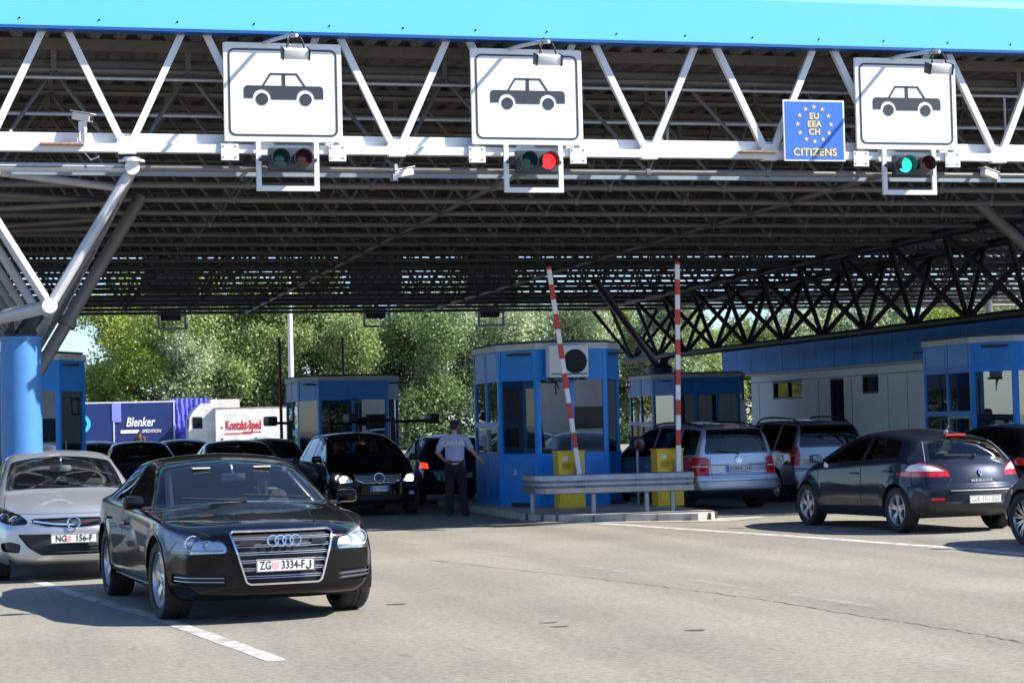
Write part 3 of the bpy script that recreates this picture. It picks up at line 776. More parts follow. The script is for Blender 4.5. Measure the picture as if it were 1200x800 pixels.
booth('control_booth', 'dark blue control booth in shade directly behind the black minivan', (9.05, 54.0, 0.05), 2.75, 3.8, 0.45, 0.8, 0, serve=(-1, 1), door=0, H=3.0)
booth('control_booth', 'shaded blue control booth seen past the silver minivan, below the far column', (20.45, 58.0, 0.05), 2.95, 3.8, 0.45, 0.8, 0, serve=(-1, 1), door=2, H=3.0)
booth('control_booth', 'blue control booth at the right edge behind the dark hatchback', (20.08, 37.05, 0.12), 2.8, 3.8, 0.5, 0.85, 0, serve=(-1, 1))
booth('control_booth', 'blue control booth at the left edge beside the round blue column', (0.45, 39.9, 0.12), 2.2, 4.4, 0.5, 0.85, 0, serve=(1,), door=3)
# air conditioner
ac = thing('air_conditioner', 'white outdoor air conditioner unit fixed high on the booth front', 'air conditioner', (10.25, 35.70, 2.82))
b = MB(); b.bbox((0, 0, 0), (0.76, 0.28, 0.60), 0.02); b.build('casing', M['ac_white'], ac, True)
g_ = MB(); g_.lathe([(0.225, -0.147), (0.225, -0.139)], 32, 'y', (0.12, 0, 0.0)); fan = g_.build('fan', M['blackmatte'], ac)
g_ = MB()
for rr in (0.06, 0.1, 0.14, 0.18, 0.215): g_.path([(0.12 + rr * math.cos(R(a)), -0.152, rr * math.sin(R(a))) for a in range(0, 360, 20)], 0.004, 4, True)
for a in range(0, 360, 45): g_.tube((0.12, -0.153, 0), (0.12 + 0.22 * math.cos(R(a)), -0.153, 0.22 * math.sin(R(a))), 0.004, 4)
g_.build('fan_guard', M['tube_dark'], ac)
g_ = MB(); g_.box((0, -0.1425, -0.235), (0.70, 0.005, 0.03)); g_.build('stripe', mat('ac_teal', (0.02, 0.22, 0.26), 0.5), ac)
g_ = MB()
for a in (-0.3, 0.3): g_.box((a, 0.02, -0.325), (0.04, 0.35, 0.04))
g_.build('bracket', M['tube_dark'], ac)
g_ = MB(); g_.path([(-0.35, 0.02, -0.3), (-0.3, -0.05, -0.36), (-0.02, -0.03, -0.37), (0.02, 0.0, -0.5)], 0.018, 6); g_.path([(-0.05, 0.0, -0.33), (-0.04, 0.0, -0.62)], 0.013, 6); g_.build('hose', M['black'], ac)

# ------------------------------------------------------------------ barrier island
isl = [(8.75, 33.6), (8.95, 32.75), (9.4, 32.25), (11.2, 31.35), (11.55, 31.5), (11.8, 32.2), (11.85, 34), (11.85, 40.9), (8.85, 40.9), (8.8, 36)]
b = MB(); n = len(isl); b.add([(x, y, z) for z in (-0.05, 0.12) for x, y in isl], [tuple(range(n, 2 * n))] + [(q, (q + 1) % n, n + (q + 1) % n, n + q) for q in range(n)])
struct('kerb_island', b, M['concrete'])
j_ = MB()
for (xa, ya), (xb, yb) in zip(isl[:6], isl[1:7]):
    L_ = math.hypot(xb - xa, yb - ya); k = 0.25
    while k < L_:
        c = (xa + (xb - xa) * k / L_, ya + (yb - ya) * k / L_); dx, dy = (xb - xa) / L_, (yb - ya) / L_
        j_.box((c[0], c[1], 0.05), (0.012, 0.10, 0.145), Matrix.Rotation(math.atan2(dy, dx), 3, 'Z')); k += 0.55
struct('kerb_joint', j_, mat('kerb_joint_dark', (.12, .11, .10), .95))
for nm, x0, x1, y0, y1 in (('kerb_island', 18.5, 21.7, 33.5, 40), ('kerb_island', -1.0, 1.7, 33.5, 45), ('kerb_island', 7.3, 10.5, 50, 60), ('kerb_island', 18.3, 21.9, 54, 64)):
    b = MB(); b.bbox(((x0 + x1) / 2, (y0 + y1) / 2, 0.03), (x1 - x0, y1 - y0, 0.18), 0.04); struct(nm, b, M['concrete'])
def barrier(label, loc, lean, group='raised red and white barriers'):
    t = thing('barrier_gate', label, 'barrier', loc, 0, group)
    b = MB(); b.bbox((0, 0.2, 0.51), (0.50, 0.36, 1.02), 0.012); b.build('cabinet', M['yellow'], t)
    d = MB(); d.bbox((0.0, 0.015, 0.30), (0.40, 0.012, 0.48), 0.004); d.build('door', M['yellow'], t)
    l_ = MB(); l_.tube((-.15, .005, .34), (-.15, -.006, .34), .018, 10); l_.build('lock', M['steel'], t)
    v = MB()
    for z in (.72, .75, .78, .81): v.box((-.10, .018, z), (.16, .006, .010))
    v.build('vent', M['blackmatte'], t)
    hd = MB(); hd.bbox((0, .2, 1.03), (.54, .40, .03), .008); hd.build('lid', M['yellow'], t)
    lb = MB(); lb.box((-.12, .017, .90), (.11, .004, .07)); lb.build('label', M['plate'], t)
    p = MB(); p.tube((0.10, 0.03, 0.62), (0.10, -0.10, 0.62), 0.07, 14); p.box((0.10, -0.09, 0.68), (0.13, 0.05, 0.34)); p.build('pivot', M['steel'], t)
    a0 = Vector((0.10, -0.135, 0.58)); d = Vector((lean, 0, 1)).normalized(); Lr = 3.85
    w = MB(); w.bar(a0, a0 + d * Lr, 0.082, 0.05, up=(0, 1, 0)); arm = w.build('arm', M['arm_white'], t)
    q = 0.30
    while q + 0.28 < Lr + 0.05:
        r = MB(); r.bar(a0 + d * (q + 0.22), a0 + d * min(q + 0.50, Lr + 0.003), 0.086, 0.054, up=(0, 1, 0)); r.build('stripe', M['red'], arm); q += 0.547
    return t
barrier('raised red and white barrier leaning left on the yellow cabinet before the booth', (10.11, 35.05, 0.12), -0.128)
barrier('upright red and white barrier on the yellow cabinet beside the silver minivan', (11.79, 34.4, 0.12), 0.022)
# guard rail
gt = thing('guard_rail', 'grey steel crash rail with a rounded end around the barrier island', 'guard rail', (10.2, 32.7, 0.12))
path = [(11.52, 32.45)] + [(11.52 - 2.35 * k / 10, 32.45 + 0.25 * k / 10) for k in range(1, 11)] + [(9.17 - 0.30 * math.sin(R(a)), 32.98 - 0.28 * math.cos(R(a))) for a in (15, 35, 55, 75, 90)] + [(8.87, 33.3), (8.89, 33.8)]
prof = [(0.0, -0.155), (-0.062, -0.14), (-0.07, -0.06), (-0.015, -0.022), (-0.015, 0.022), (-0.07, 0.06), (-0.062, 0.14), (0.0, 0.155)]
b = MB(); vs = []; m_ = len(prof)
for i, (x, y) in enumerate(path):
    p0 = Vector(path[max(i - 1, 0)]); p1 = Vector(path[min(i + 1, len(path) - 1)]); dd = (p1 - p0).normalized(); nn = Vector((-dd.y, dd.x))
    for o, z in prof: vs.append((x - nn.x * o * 1.0 - 10.2, y - nn.y * o - 32.7, 0.51 + z * 1.08))
b.add(vs, [(i * m_ + k, (i + 1) * m_ + k, (i + 1) * m_ + k + 1, i * m_ + k + 1) for i in range(len(path) - 1) for k in range(m_ - 1)])
b.build('rail', M['steel'], gt)
for x, y in ((11.2, 32.62), (10.75, 32.68), (9.83, 32.80), (9.0, 33.75)):
    q = MB(); q.tube((x - 10.2, y - 32.7, 0), (x - 10.2, y - 32.7, 0.52), 0.045, 10); q.build('post', M['steel'], gt, True)
q = MB()
for x, y in ((11.4, 32.42), (10.5, 32.5), (9.5, 32.6), (9.6, 32.58), (9.55, 32.59)):
    for z in (0.47, 0.55): q.ball((x - 10.2, y - 32.72, z), 0.014, 6, 4)
q.build('bolt', M['tube_dark'], gt)
# round signal on a post beside the booth
t = thing('signal_post', 'small dark round signal lamp on a grey post beside the booth', 'signal lamp', (11.55, 35.6, 0.12))
q = MB(); q.tube((0, 0, 0), (0, 0, 1.0), 0.03, 10); q.build('post', M['steel'], t)
q = MB(); q.bbox((0, 0.03, 1.13), (0.28, 0.12, 0.28), 0.05); q.lathe([(0.12, -0.12), (0.125, -0.04)], 18, 'y', (0, 0, 1.13)); q.build('housing', M['black'], t)
q = MB(); q.lathe([(0.0, -0.128), (0.06, -0.127), (0.09, -0.122)], 18, 'y', (0, 0, 1.13)); q.build('lens', M['lens_dark_red'], t)
# far raised barriers and camera brackets in shade
for x, y, z, lab in ((6.84, 50, 4.0, 'far raised barrier arm, red darkened for shade, standing left of the shaded booth'), (10.22, 60.5, 4.45, 'far raised barrier arm, red darkened for shade, rising behind the shaded booth')):
    t = thing('barrier_gate', lab, 'barrier', (x, y, 0), 0, 'far barriers in the shade')
    q = MB(); q.tube((0, 0, 0.7), (-0.02, 0, z), 0.04, 8); q.build('arm', mat('far_arm_shaded_red', (0.12, 0.02, 0.02), 0.5), t)  # red darkened so the shade on the arm is in its colour
    q = MB(); q.bbox((0.1, 0.2, 0.5), (0.4, 0.36, 1.0), 0.02); q.build('cabinet', M['yellow'], t)
def bracket(loc, arms, lab):
    t = thing('camera_bracket', lab, 'camera post', loc, 0, 'black plate camera posts')
    q = MB(); q.box((0, 0, 0.95), (0.12, 0.12, 1.9)); q.build('post', M['black'], t)
    for x0, x1, z in arms:
        q = MB(); q.tube((x0, 0, z), (x1, 0, z + 0.02), 0.035, 8); q.build('arm', M['black'], t)
        q = MB(); q.bbox((x1 if abs(x1) > abs(x0) else x0, -0.1, z + 0.06), (0.26, 0.34, 0.24), 0.05, Matrix.Rotation(0.3, 3, 'Z')); q.build('camera_head', M['black'], t, True)
bracket((6.98, 49.5, 0), [(0, -0.5, 1.83)], 'black post with one camera head pointing left, by the far barrier')
bracket((9.2, 47.5, 0), [(0, -1.05, 1.84), (0, 0.95, 1.80)], 'black post with two camera heads on a bar, above the black minivan')

# ------------------------------------------------------------------ right hand building
bd = thing('customs_building', 'long white panelled building with a blue fascia behind the canopy truss', 'building', (24, 50, 0))
def bp(name, mb, m, par=None): return mb.build(name, m, par or bd)
w = MB(); holes = [(4.45 + 0.0, 5.75, 1.50, 2.82), (7.35, 9.7, 2.26, 2.82)]
# wall along y from -16 to 11.6 (local), openings as recesses between panels
ops = [(7.35, 9.72, 2.26, 2.83, 'window'), (4.2, 5.2, 0.0, 2.80, 'door'), (1.80, 2.90, 2.30, 2.83, 'window'), (-3.2, -2.55, 0.0, 2.8, 'door'), (-9, -6, 1.2, 2.6, 'window')]
edges_y = sorted(set([-22, 11.62] + [o[0] for o in ops] + [o[1] for o in ops]))
for a, c in zip(edges_y, edges_y[1:]):
    o = next((q for q in ops if q[0] <= a + 1e-6 and q[1] >= c - 1e-6), None)
    spans = [(0, 3.12)] if o is None else ([(0, o[2])] if o[2] > 0 else []) + [(o[3], 3.12)]
    for z0, z1 in spans: w.box((0.15, (a + c) / 2, (z0 + z1) / 2), (0.3, c - a, z1 - z0))
w.box((5.15, 11.47, 1.56), (9.7, 0.3, 3.12)); w.box((10.1, -5, 1.56), (0.3, 33, 3.12)); w.box((5.1, -5, 3.2), (10.2, 33.2, 0.1))
bp('wall', w, M['panel_white'])
s = MB()
q = -22.0
while q < 11.6:
    if not any(o[0] - 0.1 < q < o[1] + 0.1 for o in ops): s.box((-0.002, q, 1.4), (0.008, 0.022, 2.8))
    q += 1.22
s.box((-0.002, -5.2, 2.84), (0.008, 33.6, 0.022)); bp('panel_joint', s, M['panel_seam'])
for a, c, z0, z1, kind in ops:
    fo = MB(); 
    for yy in (a + 0.03, c - 0.03): fo.box((0.06, yy, (z0 + z1) / 2), (0.08, 0.06, z1 - z0))
    fo.box((0.06, (a + c) / 2, z1 - 0.03), (0.079, c - a, 0.06)); fo.box((0.06, (a + c) / 2, z0 + 0.03), (0.079, c - a, 0.06))
    if c - a > 1.5: fo.box((0.06, (a + c) / 2, (z0 + z1) / 2), (0.079, 0.06, z1 - z0))
    f_ = bp(kind, fo, M['tube_dark'])
    p = MB(); p.box((0.09, (a + c) / 2, (z0 + z1) / 2), (0.012, c - a - 0.1, z1 - z0 - 0.1)); p.build('pane', M['dark_glass'], f_)
f = MB()
q = 13.3; k = 0
while q > -22:
    f.box((-0.30, q - 0.66, 3.58), (0.10, 1.30, 0.90)); q -= 1.325
f.box((4.9, 13.3, 3.58), (10.5, 0.1, 0.9))
bp('fascia', f, M['fascia_panel'])
r = MB(); r.box((4.95, -4.4, 4.06), (10.6, 35.6, 0.06)); r.box((-0.10, -4.4, 3.10), (0.34, 35.4, 0.05)); bp('roof', r, M['roof_trim'])

# lamp posts
for x, y, h, lab in ((13.5, 95, 11.0, 'tall pale lamp post in front of the trees left of the booth'), (33.2, 62.5, 9.5, 'pale lamp post rising behind the blue building')):
    t = thing('lamp_post', lab, 'lamp post', (x, y, 0))
    q = MB(); q.tube((0, 0, 0), (0, 0, h), 0.16, 12, 0.09); q.build('pole', M['white'], t, True)
    q = MB(); q.path([(0, 0, h), (0.3, -0.2, h + 0.3), (1.0, -0.7, h + 0.4)], 0.05, 8); q.bbox((1.3, -0.9, h + 0.4), (0.7, 0.3, 0.12), 0.03, Matrix.Rotation(R(-35), 3, 'Z')); q.build('lamp_head', M['steel'], t)
# ------------------------------------------------------------------ cars: lofted body shell, cut exactly along drawn outlines
def pch(pts):
    X = np.array([p[0] for p in pts], float); Y = np.array([p[1] for p in pts], float)
    o = np.argsort(X); X, Y = X[o], Y[o]; h = np.diff(X); dl = np.diff(Y) / h; n = len(X)
    m = np.zeros(n)
    for i in range(1, n - 1):
        if dl[i - 1] * dl[i] > 0:
            w1, w2 = 2 * h[i] + h[i - 1], h[i] + 2 * h[i - 1]
            m[i] = (w1 + w2) / (w1 / dl[i - 1] + w2 / dl[i])
    m[0], m[-1] = dl[0], dl[-1]
    def f(x):
        x = min(max(x, X[0]), X[-1]); i = min(int(np.searchsorted(X, x, 'right')) - 1, n - 2); i = max(i, 0)
        t = (x - X[i]) / h[i]
        return float((2 * t**3 - 3 * t**2 + 1) * Y[i] + (t**3 - 2 * t**2 + t) * h[i] * m[i] + (-2 * t**3 + 3 * t**2) * Y[i + 1] + (t**3 - t**2) * h[i] * m[i + 1])
    return f

class Shell:
    AX = {'side': (1, 2), 'front': (0, 2), 'rear': (0, 2), 'top': (0, 1)}
    def __init__(self, s, step=0.045):
        self.s = s
        F = {k: pch(s[k]) for k in ('zt', 'zb', 'zs', 'ws', 'wt', 'cr')}
        self.F = F; yf, yr = s['yf'], s['yr']
        ny = int((yf - yr) / step) + 1
        Y = [yf + (yr - yf) * i / (ny - 1) for i in range(ny)]
        cnt = [12, 3, 8, 8, 11, 4, 4]
        self.rad = [0, 0.05, 0.10, 0.30, s.get('rs', 0.05), s.get('rr', 0.09), 0.25, 0]
        def sec(y):
            zb, zt, zs, ws, wt, cr = (F[k](y) for k in ('zb', 'zt', 'zs', 'ws', 'wt', 'cr'))
            sh = s.get('sh', 0.035)
            zmid = zb + (zs - zb) * 0.55
            P = [(0, zb), (ws - 0.13, zb), (ws - 0.03, zb + 0.10), (ws, zmid), (ws - sh, zs), (wt, max(zt - cr, zs + 0.012)), (wt * 0.55, zt - cr * 0.28), (0, zt)]
            P = [Vector(p) for p in P]; out = []
            d = [0] * 8
            for i in range(1, 7):
                d[i] = min(self.rad[i], 0.45 * (P[i] - P[i - 1]).length, 0.45 * (P[i + 1] - P[i]).length)
            for i in range(7):
                a, b = P[i], P[i + 1]; dr = (b - a).normalized(); st = a + dr * d[i]; en = b - dr * d[i + 1]
                n = cnt[i]
                for k in range(n + 1): out.append(st + (en - st) * k / n)
                if i < 6:
                    nx = (P[i + 2] - b).normalized(); e2 = b + nx * d[i + 1]
                    for k in range(1, 4):
                        t = k / 4; out.append(en * (1 - t) ** 2 + b * 2 * t * (1 - t) + e2 * t * t)
            return out
        half = [sec(y) for y in Y]; N = len(half[0])
        jb = cnt[0] + 2; jt = N - 1 - jb
        V = []; ring = 2 * N - 2
        # ring order: j = 0..N-1 on +x, then back N-2..1 on -x
        for y, h in zip(Y, half):
            V += [(p.x, y, p.y) for p in h] + [(-p.x, y, p.y) for p in reversed(h[1:-1])]
        fs = []
        for i in range(ny - 1):
            for j in range(ring):
                k = (j + 1) % ring
                fs.append((i * ring + j, i * ring + k, (i + 1) * ring + k, (i + 1) * ring + j))
        # caps as grids between the bottom and top curves
        for ci, base in ((0, 0), (ny - 1, (ny - 1) * ring)):
            h = half[ci]
            cols = list(range(jt, N)) + [ring - j for j in range(N - 2, jt - 1, -1)]       # +x to -x along the top
            bot = [jb - k for k in range(jb + 1)] + [ring - k for k in range(1, jb + 1)]
            nC = len(cols); rows = [[base + q for q in bot]]
            for j in range(jb + 1, jt):
                w = h[j].x; row = []
                for c in range(nC):
                    if c == 0: row.append(base + j)
                    elif c == nC - 1: row.append(base + ring - j)
                    else:
                        fx_t = V[base + cols[c]][0] / h[jt].x; fx_b = V[base + bot[c]][0] / h[jb].x
                        t = (j - jb) / (jt - jb)
                        V.append((w * (fx_b * (1 - t) + fx_t * t), Y[ci], h[j].y)); row.append(len(V) - 1)
                rows.append(row)
            rows.append([base + q for q in cols])
            for a, b in zip(rows, rows[1:]):
                for c in range(nC - 1): fs.append((a[c], a[c + 1], b[c + 1], b[c]))
        # warp the ends: plan curvature and nose / tail profile
        out = []
        nf, nr = pch(s['nose']), pch(s['tail'])
        for x, y, z in V:
            for sg, end, D, pa, pp, pf in ((1, yf, s.get('Df', 1.0), s.get('pf', 0.30), s.get('ppf', 3.0), nf), (-1, yr, s.get('Dr', 1.0), s.get('pr', 0.22), s.get('ppr', 3.5), nr)):
                t = 1 - abs(y - end) / D
                if t > 0:
                    q = t * t * (3 - 2 * t) if t < 1 else 1
                    y += sg * q * (pf(z) - pa * min(1, abs(x) / (s['W'] / 2)) ** pp)
                    break
            for ya in s['axles']:
                dd = math.hypot(y - ya, z - s['rw'] - 0.0)
                if abs(x) > s['W'] * 0.36 and z < F['zs'](y) + 0.02:
                    x += math.copysign(s.get('flare', 0.022) * math.exp(-((dd - s['ra']) / 0.075) ** 2), x)
            out.append((x, y, z))
        me = bpy.data.meshes.new('shell'); me.from_pydata(out, [], fs)
        bm = bmesh.new(); bm.from_mesh(me); bpy.data.meshes.remove(me)
        bmesh.ops.remove_doubles(bm, verts=bm.verts, dist=0.0004)
        bmesh.ops.recalc_face_normals(bm, faces=bm.faces)
        for k in range(2): bmesh.ops.smooth_vert(bm, verts=bm.verts, factor=0.35, use_axis_x=True, use_axis_y=True, use_axis_z=True)
        bm.normal_update()
        self.bm = bm
        self.bvh = BVHTree.FromBMesh(bm)
    def filt(self, view, f, sgn, lim):
        c = f.calc_center_median(); n = f.normal
        if lim and not (lim[0] <= c.x <= lim[1] and lim[2] <= c.y <= lim[3] and lim[4] <= c.z <= lim[5]): return False
        if view == 'side': return c.x * sgn > 0 and n.x * sgn > 0.12
        if view == 'front': return c.y > 0 and n.y > 0.02
        if view == 'rear': return c.y < 0 and n.y < -0.02
        return n.z > 0.08
    def cut(self, view, poly, sgn=1, lim=None, keep=False, allfaces=False):
        bm = self.bm; a, b = self.AX[view]
        xs_ = [p[0] for p in poly]; ys_ = [p[1] for p in poly]
        x0, x1, y0, y1 = min(xs_), max(xs_), min(ys_), max(ys_)
        def ok(f):
            v = [w.co for w in f.verts]
            return max(w[a] for w in v) >= x0 and min(w[a] for w in v) <= x1 and max(w[b] for w in v) >= y0 and min(w[b] for w in v) <= y1
        faces = [f for f in bm.faces if ok(f) and (allfaces and f.calc_center_median().x * sgn > 0 or self.filt(view, f, sgn, lim))]
        n = len(poly)
        for i in range(n):
            p, q = poly[i], poly[(i + 1) % n]
            ex0, ex1, ey0, ey1 = min(p[0], q[0]) - 1e-4, max(p[0], q[0]) + 1e-4, min(p[1], q[1]) - 1e-4, max(p[1], q[1]) + 1e-4
            sel = []
            for f in faces:
                v = [w.co for w in f.verts]
                if max(w[a] for w in v) >= ex0 and min(w[a] for w in v) <= ex1 and max(w[b] for w in v) >= ey0 and min(w[b] for w in v) <= ey1: sel.append(f)
            if not sel: continue
            co = Vector((0, 0, 0)); co[a], co[b] = p
            no = Vector((0, 0, 0)); no[a], no[b] = q[1] - p[1], p[0] - q[0]
            if no.length < 1e-9: continue
            geom = set(sel)
            for f in sel: geom.update(f.edges); geom.update(f.verts)
            keepf = [f for f in faces if f not in geom]
            r = bmesh.ops.bisect_plane(bm, geom=list(geom), dist=2e-5, plane_co=co, plane_no=no.normalized())
            faces = keepf + [g for g in r['geom'] if isinstance(g, bmesh.types.BMFace)]
        def inside(c):
            x, y = c[a], c[b]; r = False
            for i in range(n):
                (xa, ya), (xb, yb) = poly[i], poly[(i + 1) % n]
                if (ya > y) != (yb > y) and x < (xb - xa) * (y - ya) / (yb - ya) + xa: r = not r
            return r
        ins = [f for f in faces if f.is_valid and inside(f.calc_center_median())]
        mp = {}; mb = MB(); nrm = []
        for f in ins:
            ids = []
            for v in f.verts:
                if v not in mp: mp[v] = len(mb.v); mb.v.append(tuple(v.co)); nrm.append(v.normal.copy())
                ids.append(mp[v])
            mb.f.append(tuple(ids))
        mb.n = nrm
        if not keep: bmesh.ops.delete(bm, geom=ins, context='FACES')
        return mb
    def hit(self, view, u, w, sgn=1):
        if view == 'side': o, d = Vector((sgn * 3, u, w)), Vector((-sgn, 0, 0))
        elif view == 'front': o, d = Vector((u, 6, w)), Vector((0, -1, 0))
        elif view == 'rear': o, d = Vector((u, -6, w)), Vector((0, 1, 0))
        else: o, d = Vector((u, w, 4)), Vector((0, 0, -1))
        r = self.bvh.ray_cast(o, d)
        return (r[0], r[1]) if r[0] is not None else None
    def ribbon(self, view, pts, w=0.008, off=0.0015, sgn=1, closed=False, step=0.03, tube=None, n=5):
        P = []
        L = list(pts) + ([pts[0]] if closed else [])
        for p, q in zip(L, L[1:]):
            k = max(1, int(math.hypot(q[0] - p[0], q[1] - p[1]) / step))
            for i in range(k): P.append((p[0] + (q[0] - p[0]) * i / k, p[1] + (q[1] - p[1]) * i / k))
        if not closed: P.append(L[-1])
        H = [h for h in (self.hit(view, u, v, sgn) for u, v in P) if h]
        mb = MB()
        if len(H) < 2: return mb
        if tube: return mb.path([h[0] + h[1] * off for h in H], tube, n, closed)
        m = len(H); vs = []
        for i, (c, nn) in enumerate(H):
            d = (H[(i + 1) % m if closed else min(i + 1, m - 1)][0] - H[i - 1 if closed else max(i - 1, 0)][0]).normalized()
            s_ = d.cross(nn).normalized()
            vs += [c + nn * off + s_ * w / 2, c + nn * off - s_ * w / 2]
        rng = range(m if closed else m - 1)
        mb.add(vs, [(2 * i, 2 * i + 1, 2 * ((i + 1) % m) + 1, 2 * ((i + 1) % m)) for i in rng])
        return mb
    def build(self, name, m, parent):
        me = bpy.data.meshes.new(name); self.bm.to_mesh(me); self.bm.free()
        me.polygons.foreach_set('use_smooth', [True] * len(me.polygons))
        return link(name, me, m, parent)

def shift(mb, off):
    r = MB(); r.v = [tuple(Vector(v) + n * off) for v, n in zip(mb.v, mb.n)]; r.f = list(mb.f); r.n = mb.n; return r
def inset_poly(poly, d):
    """move every edge of a closed outline inwards by d"""
    n = len(poly); A = sum(poly[i][0] * poly[(i + 1) % n][1] - poly[(i + 1) % n][0] * poly[i][1] for i in range(n))
    sg = 1 if A > 0 else -1; out = []
    for i in range(n):
        p0, p1, p2 = Vector(poly[i - 1]), Vector(poly[i]), Vector(poly[(i + 1) % n])
        a = (p1 - p0).normalized(); b = (p2 - p1).normalized()
        na = Vector((-a.y, a.x)) * sg; nb = Vector((-b.y, b.x)) * sg
        m = (na + nb); l = m.length
        m = m / l if l > 1e-6 else na
        out.append(tuple(p1 + m * min(d / max(0.35, m.dot(na)), d * 2.2)))
    return out
def fillet(poly, r, n=4):
    """round the corners of an outline"""
    out = []; m = len(poly)
    for i in range(m):
        p0, p1, p2 = Vector(poly[i - 1]), Vector(poly[i]), Vector(poly[(i + 1) % m])
        d1, d2 = (p0 - p1), (p2 - p1); t = min(r, d1.length * 0.45, d2.length * 0.45)
        a, b = p1 + d1.normalized() * t, p1 + d2.normalized() * t
        for k in range(n + 1):
            s = k / n; out.append(tuple(a * (1 - s) ** 2 + p1 * 2 * s * (1 - s) + b * s * s))
    return out
def mir(poly): return [(-x, y) for x, y in poly]

def wheel_parts(parent, x, y, rw, w, style, sgn, steer=0.0):
    """wheel at (x, y): tyre, rim and brake; sgn = side of the car"""
    W_ = bpy.data.objects.new('wheel', None); COL.objects.link(W_); W_.parent = parent; W_.location = (x, y, rw); W_.rotation_euler = (0, 0, steer)
    rr = rw * style.get('rim', 0.70)
    t = MB(); h = w / 2
    t.lathe([(rr, -h * 0.8), (rr + 0.012, -h * 0.95), (rw * 0.93, -h), (rw * 0.985, -h * 0.86), (rw, -h * 0.6), (rw, -h * 0.25), (rw - 0.007, -h * 0.22), (rw - 0.007, -h * 0.16), (rw, -h * 0.13), (rw, h * 0.13), (rw - 0.007, h * 0.16), (rw - 0.007, h * 0.22), (rw, h * 0.25), (rw, h * 0.6), (rw * 0.985, h * 0.86), (rw * 0.93, h), (rr + 0.012, h * 0.95), (rr, h * 0.8)], 40, 'x', closed=True)
    t.build('tyre', M['rubber'], W_, True)
    r = MB(); q = sgn
    r.lathe([(rr + 0.002, q * h * 0.82), (rr - 0.012, q * h * 0.86), (rr - 0.022, q * h * 0.72), (rr - 0.03, q * h * 0.2), (rr - 0.03, -q * h * 0.7)], 40, 'x', caps=False)
    r.lathe([(0.0, q * h * 0.74), (0.028, q * h * 0.74), (0.032, q * h * 0.66), (0.075, q * h * 0.58), (0.08, q * h * 0.4), (0, q * h * 0.4)], 20, 'x')
    n = style.get('n', 5)
    for k in range(n):
        a0 = 2 * math.pi * (k + 0.25) / n
        for sp in style.get('split', (0,)):
            a = a0 + sp; a2 = a0 + sp * style.get('fan', 1.0)
            for (ra, wa, xa), (rb, wb, xb) in (((0.05, style['w0'], 0.60), (rr * 0.6, style['w1'], 0.72)), ((rr * 0.6, style['w1'], 0.72), (rr - 0.015, style['w2'], 0.70))):
                def pt(rad, ww, xx):
                    aa = a + (a2 - a) * min(1, rad / rr)
                    c = Vector((q * h * xx, rad * math.cos(aa), rad * math.sin(aa))); s_ = Vector((0, -math.sin(aa), math.cos(aa)))
                    return [c + s_ * ww / 2, c - s_ * ww / 2, c - s_ * ww * 0.65 - Vector((q * 0.035, 0, 0)), c + s_ * ww * 0.65 - Vector((q * 0.035, 0, 0))]
                A, B = pt(ra, wa, xa), pt(rb, wb, xb)
                r.add(A + B, [(0, 1, 5, 4), (1, 2, 6, 5), (2, 3, 7, 6), (3, 0, 4, 7), (3, 2, 1, 0), (4, 5, 6, 7)])
    r.build('rim', M['alloy'] if not style.get('dark') else M['alloy_dark'], W_, True)
    b = MB(); b.lathe([(0, q * h * 0.12), (rr * 0.72, q * h * 0.12), (rr * 0.72, q * h * 0.02), (0, q * h * 0.02)], 28, 'x'); b.build('brake_disc', M['tube'], W_)
    b = MB(); b.lathe([(rr - 0.03, -q * h * 0.2), (0, -q * h * 0.2)], 28, 'x'); b.build('wheel_back', M['blackmatte'], W_)
    return W_
M['alloy_dark'] = mat('alloy_wheel_polished', (0.36, 0.36, 0.38), 0.2, 0.9)

def side_window(S, yb0, yt0, yb1, yt1, lift=0.03, drop=0.045, n=7, zmin=None):
    """outline in (y, z) between the belt line and the roof rail; front end yb0/yt0, rear end yb1/yt1"""
    F = S.F
    zlo = lambda y: F['zs'](y) + lift
    zhi = lambda y: F['zt'](y) - F['cr'](y) - drop
    bot = [(yb0 + (yb1 - yb0) * k / n, zlo(yb0 + (yb1 - yb0) * k / n)) for k in range(n + 1)]
    top = [(yt1 + (yt0 - yt1) * k / n, zhi(yt1 + (yt0 - yt1) * k / n)) for k in range(n + 1)]
    top = [p for p in top if p[1] > zlo(p[0]) + 0.012]
    return bot + top

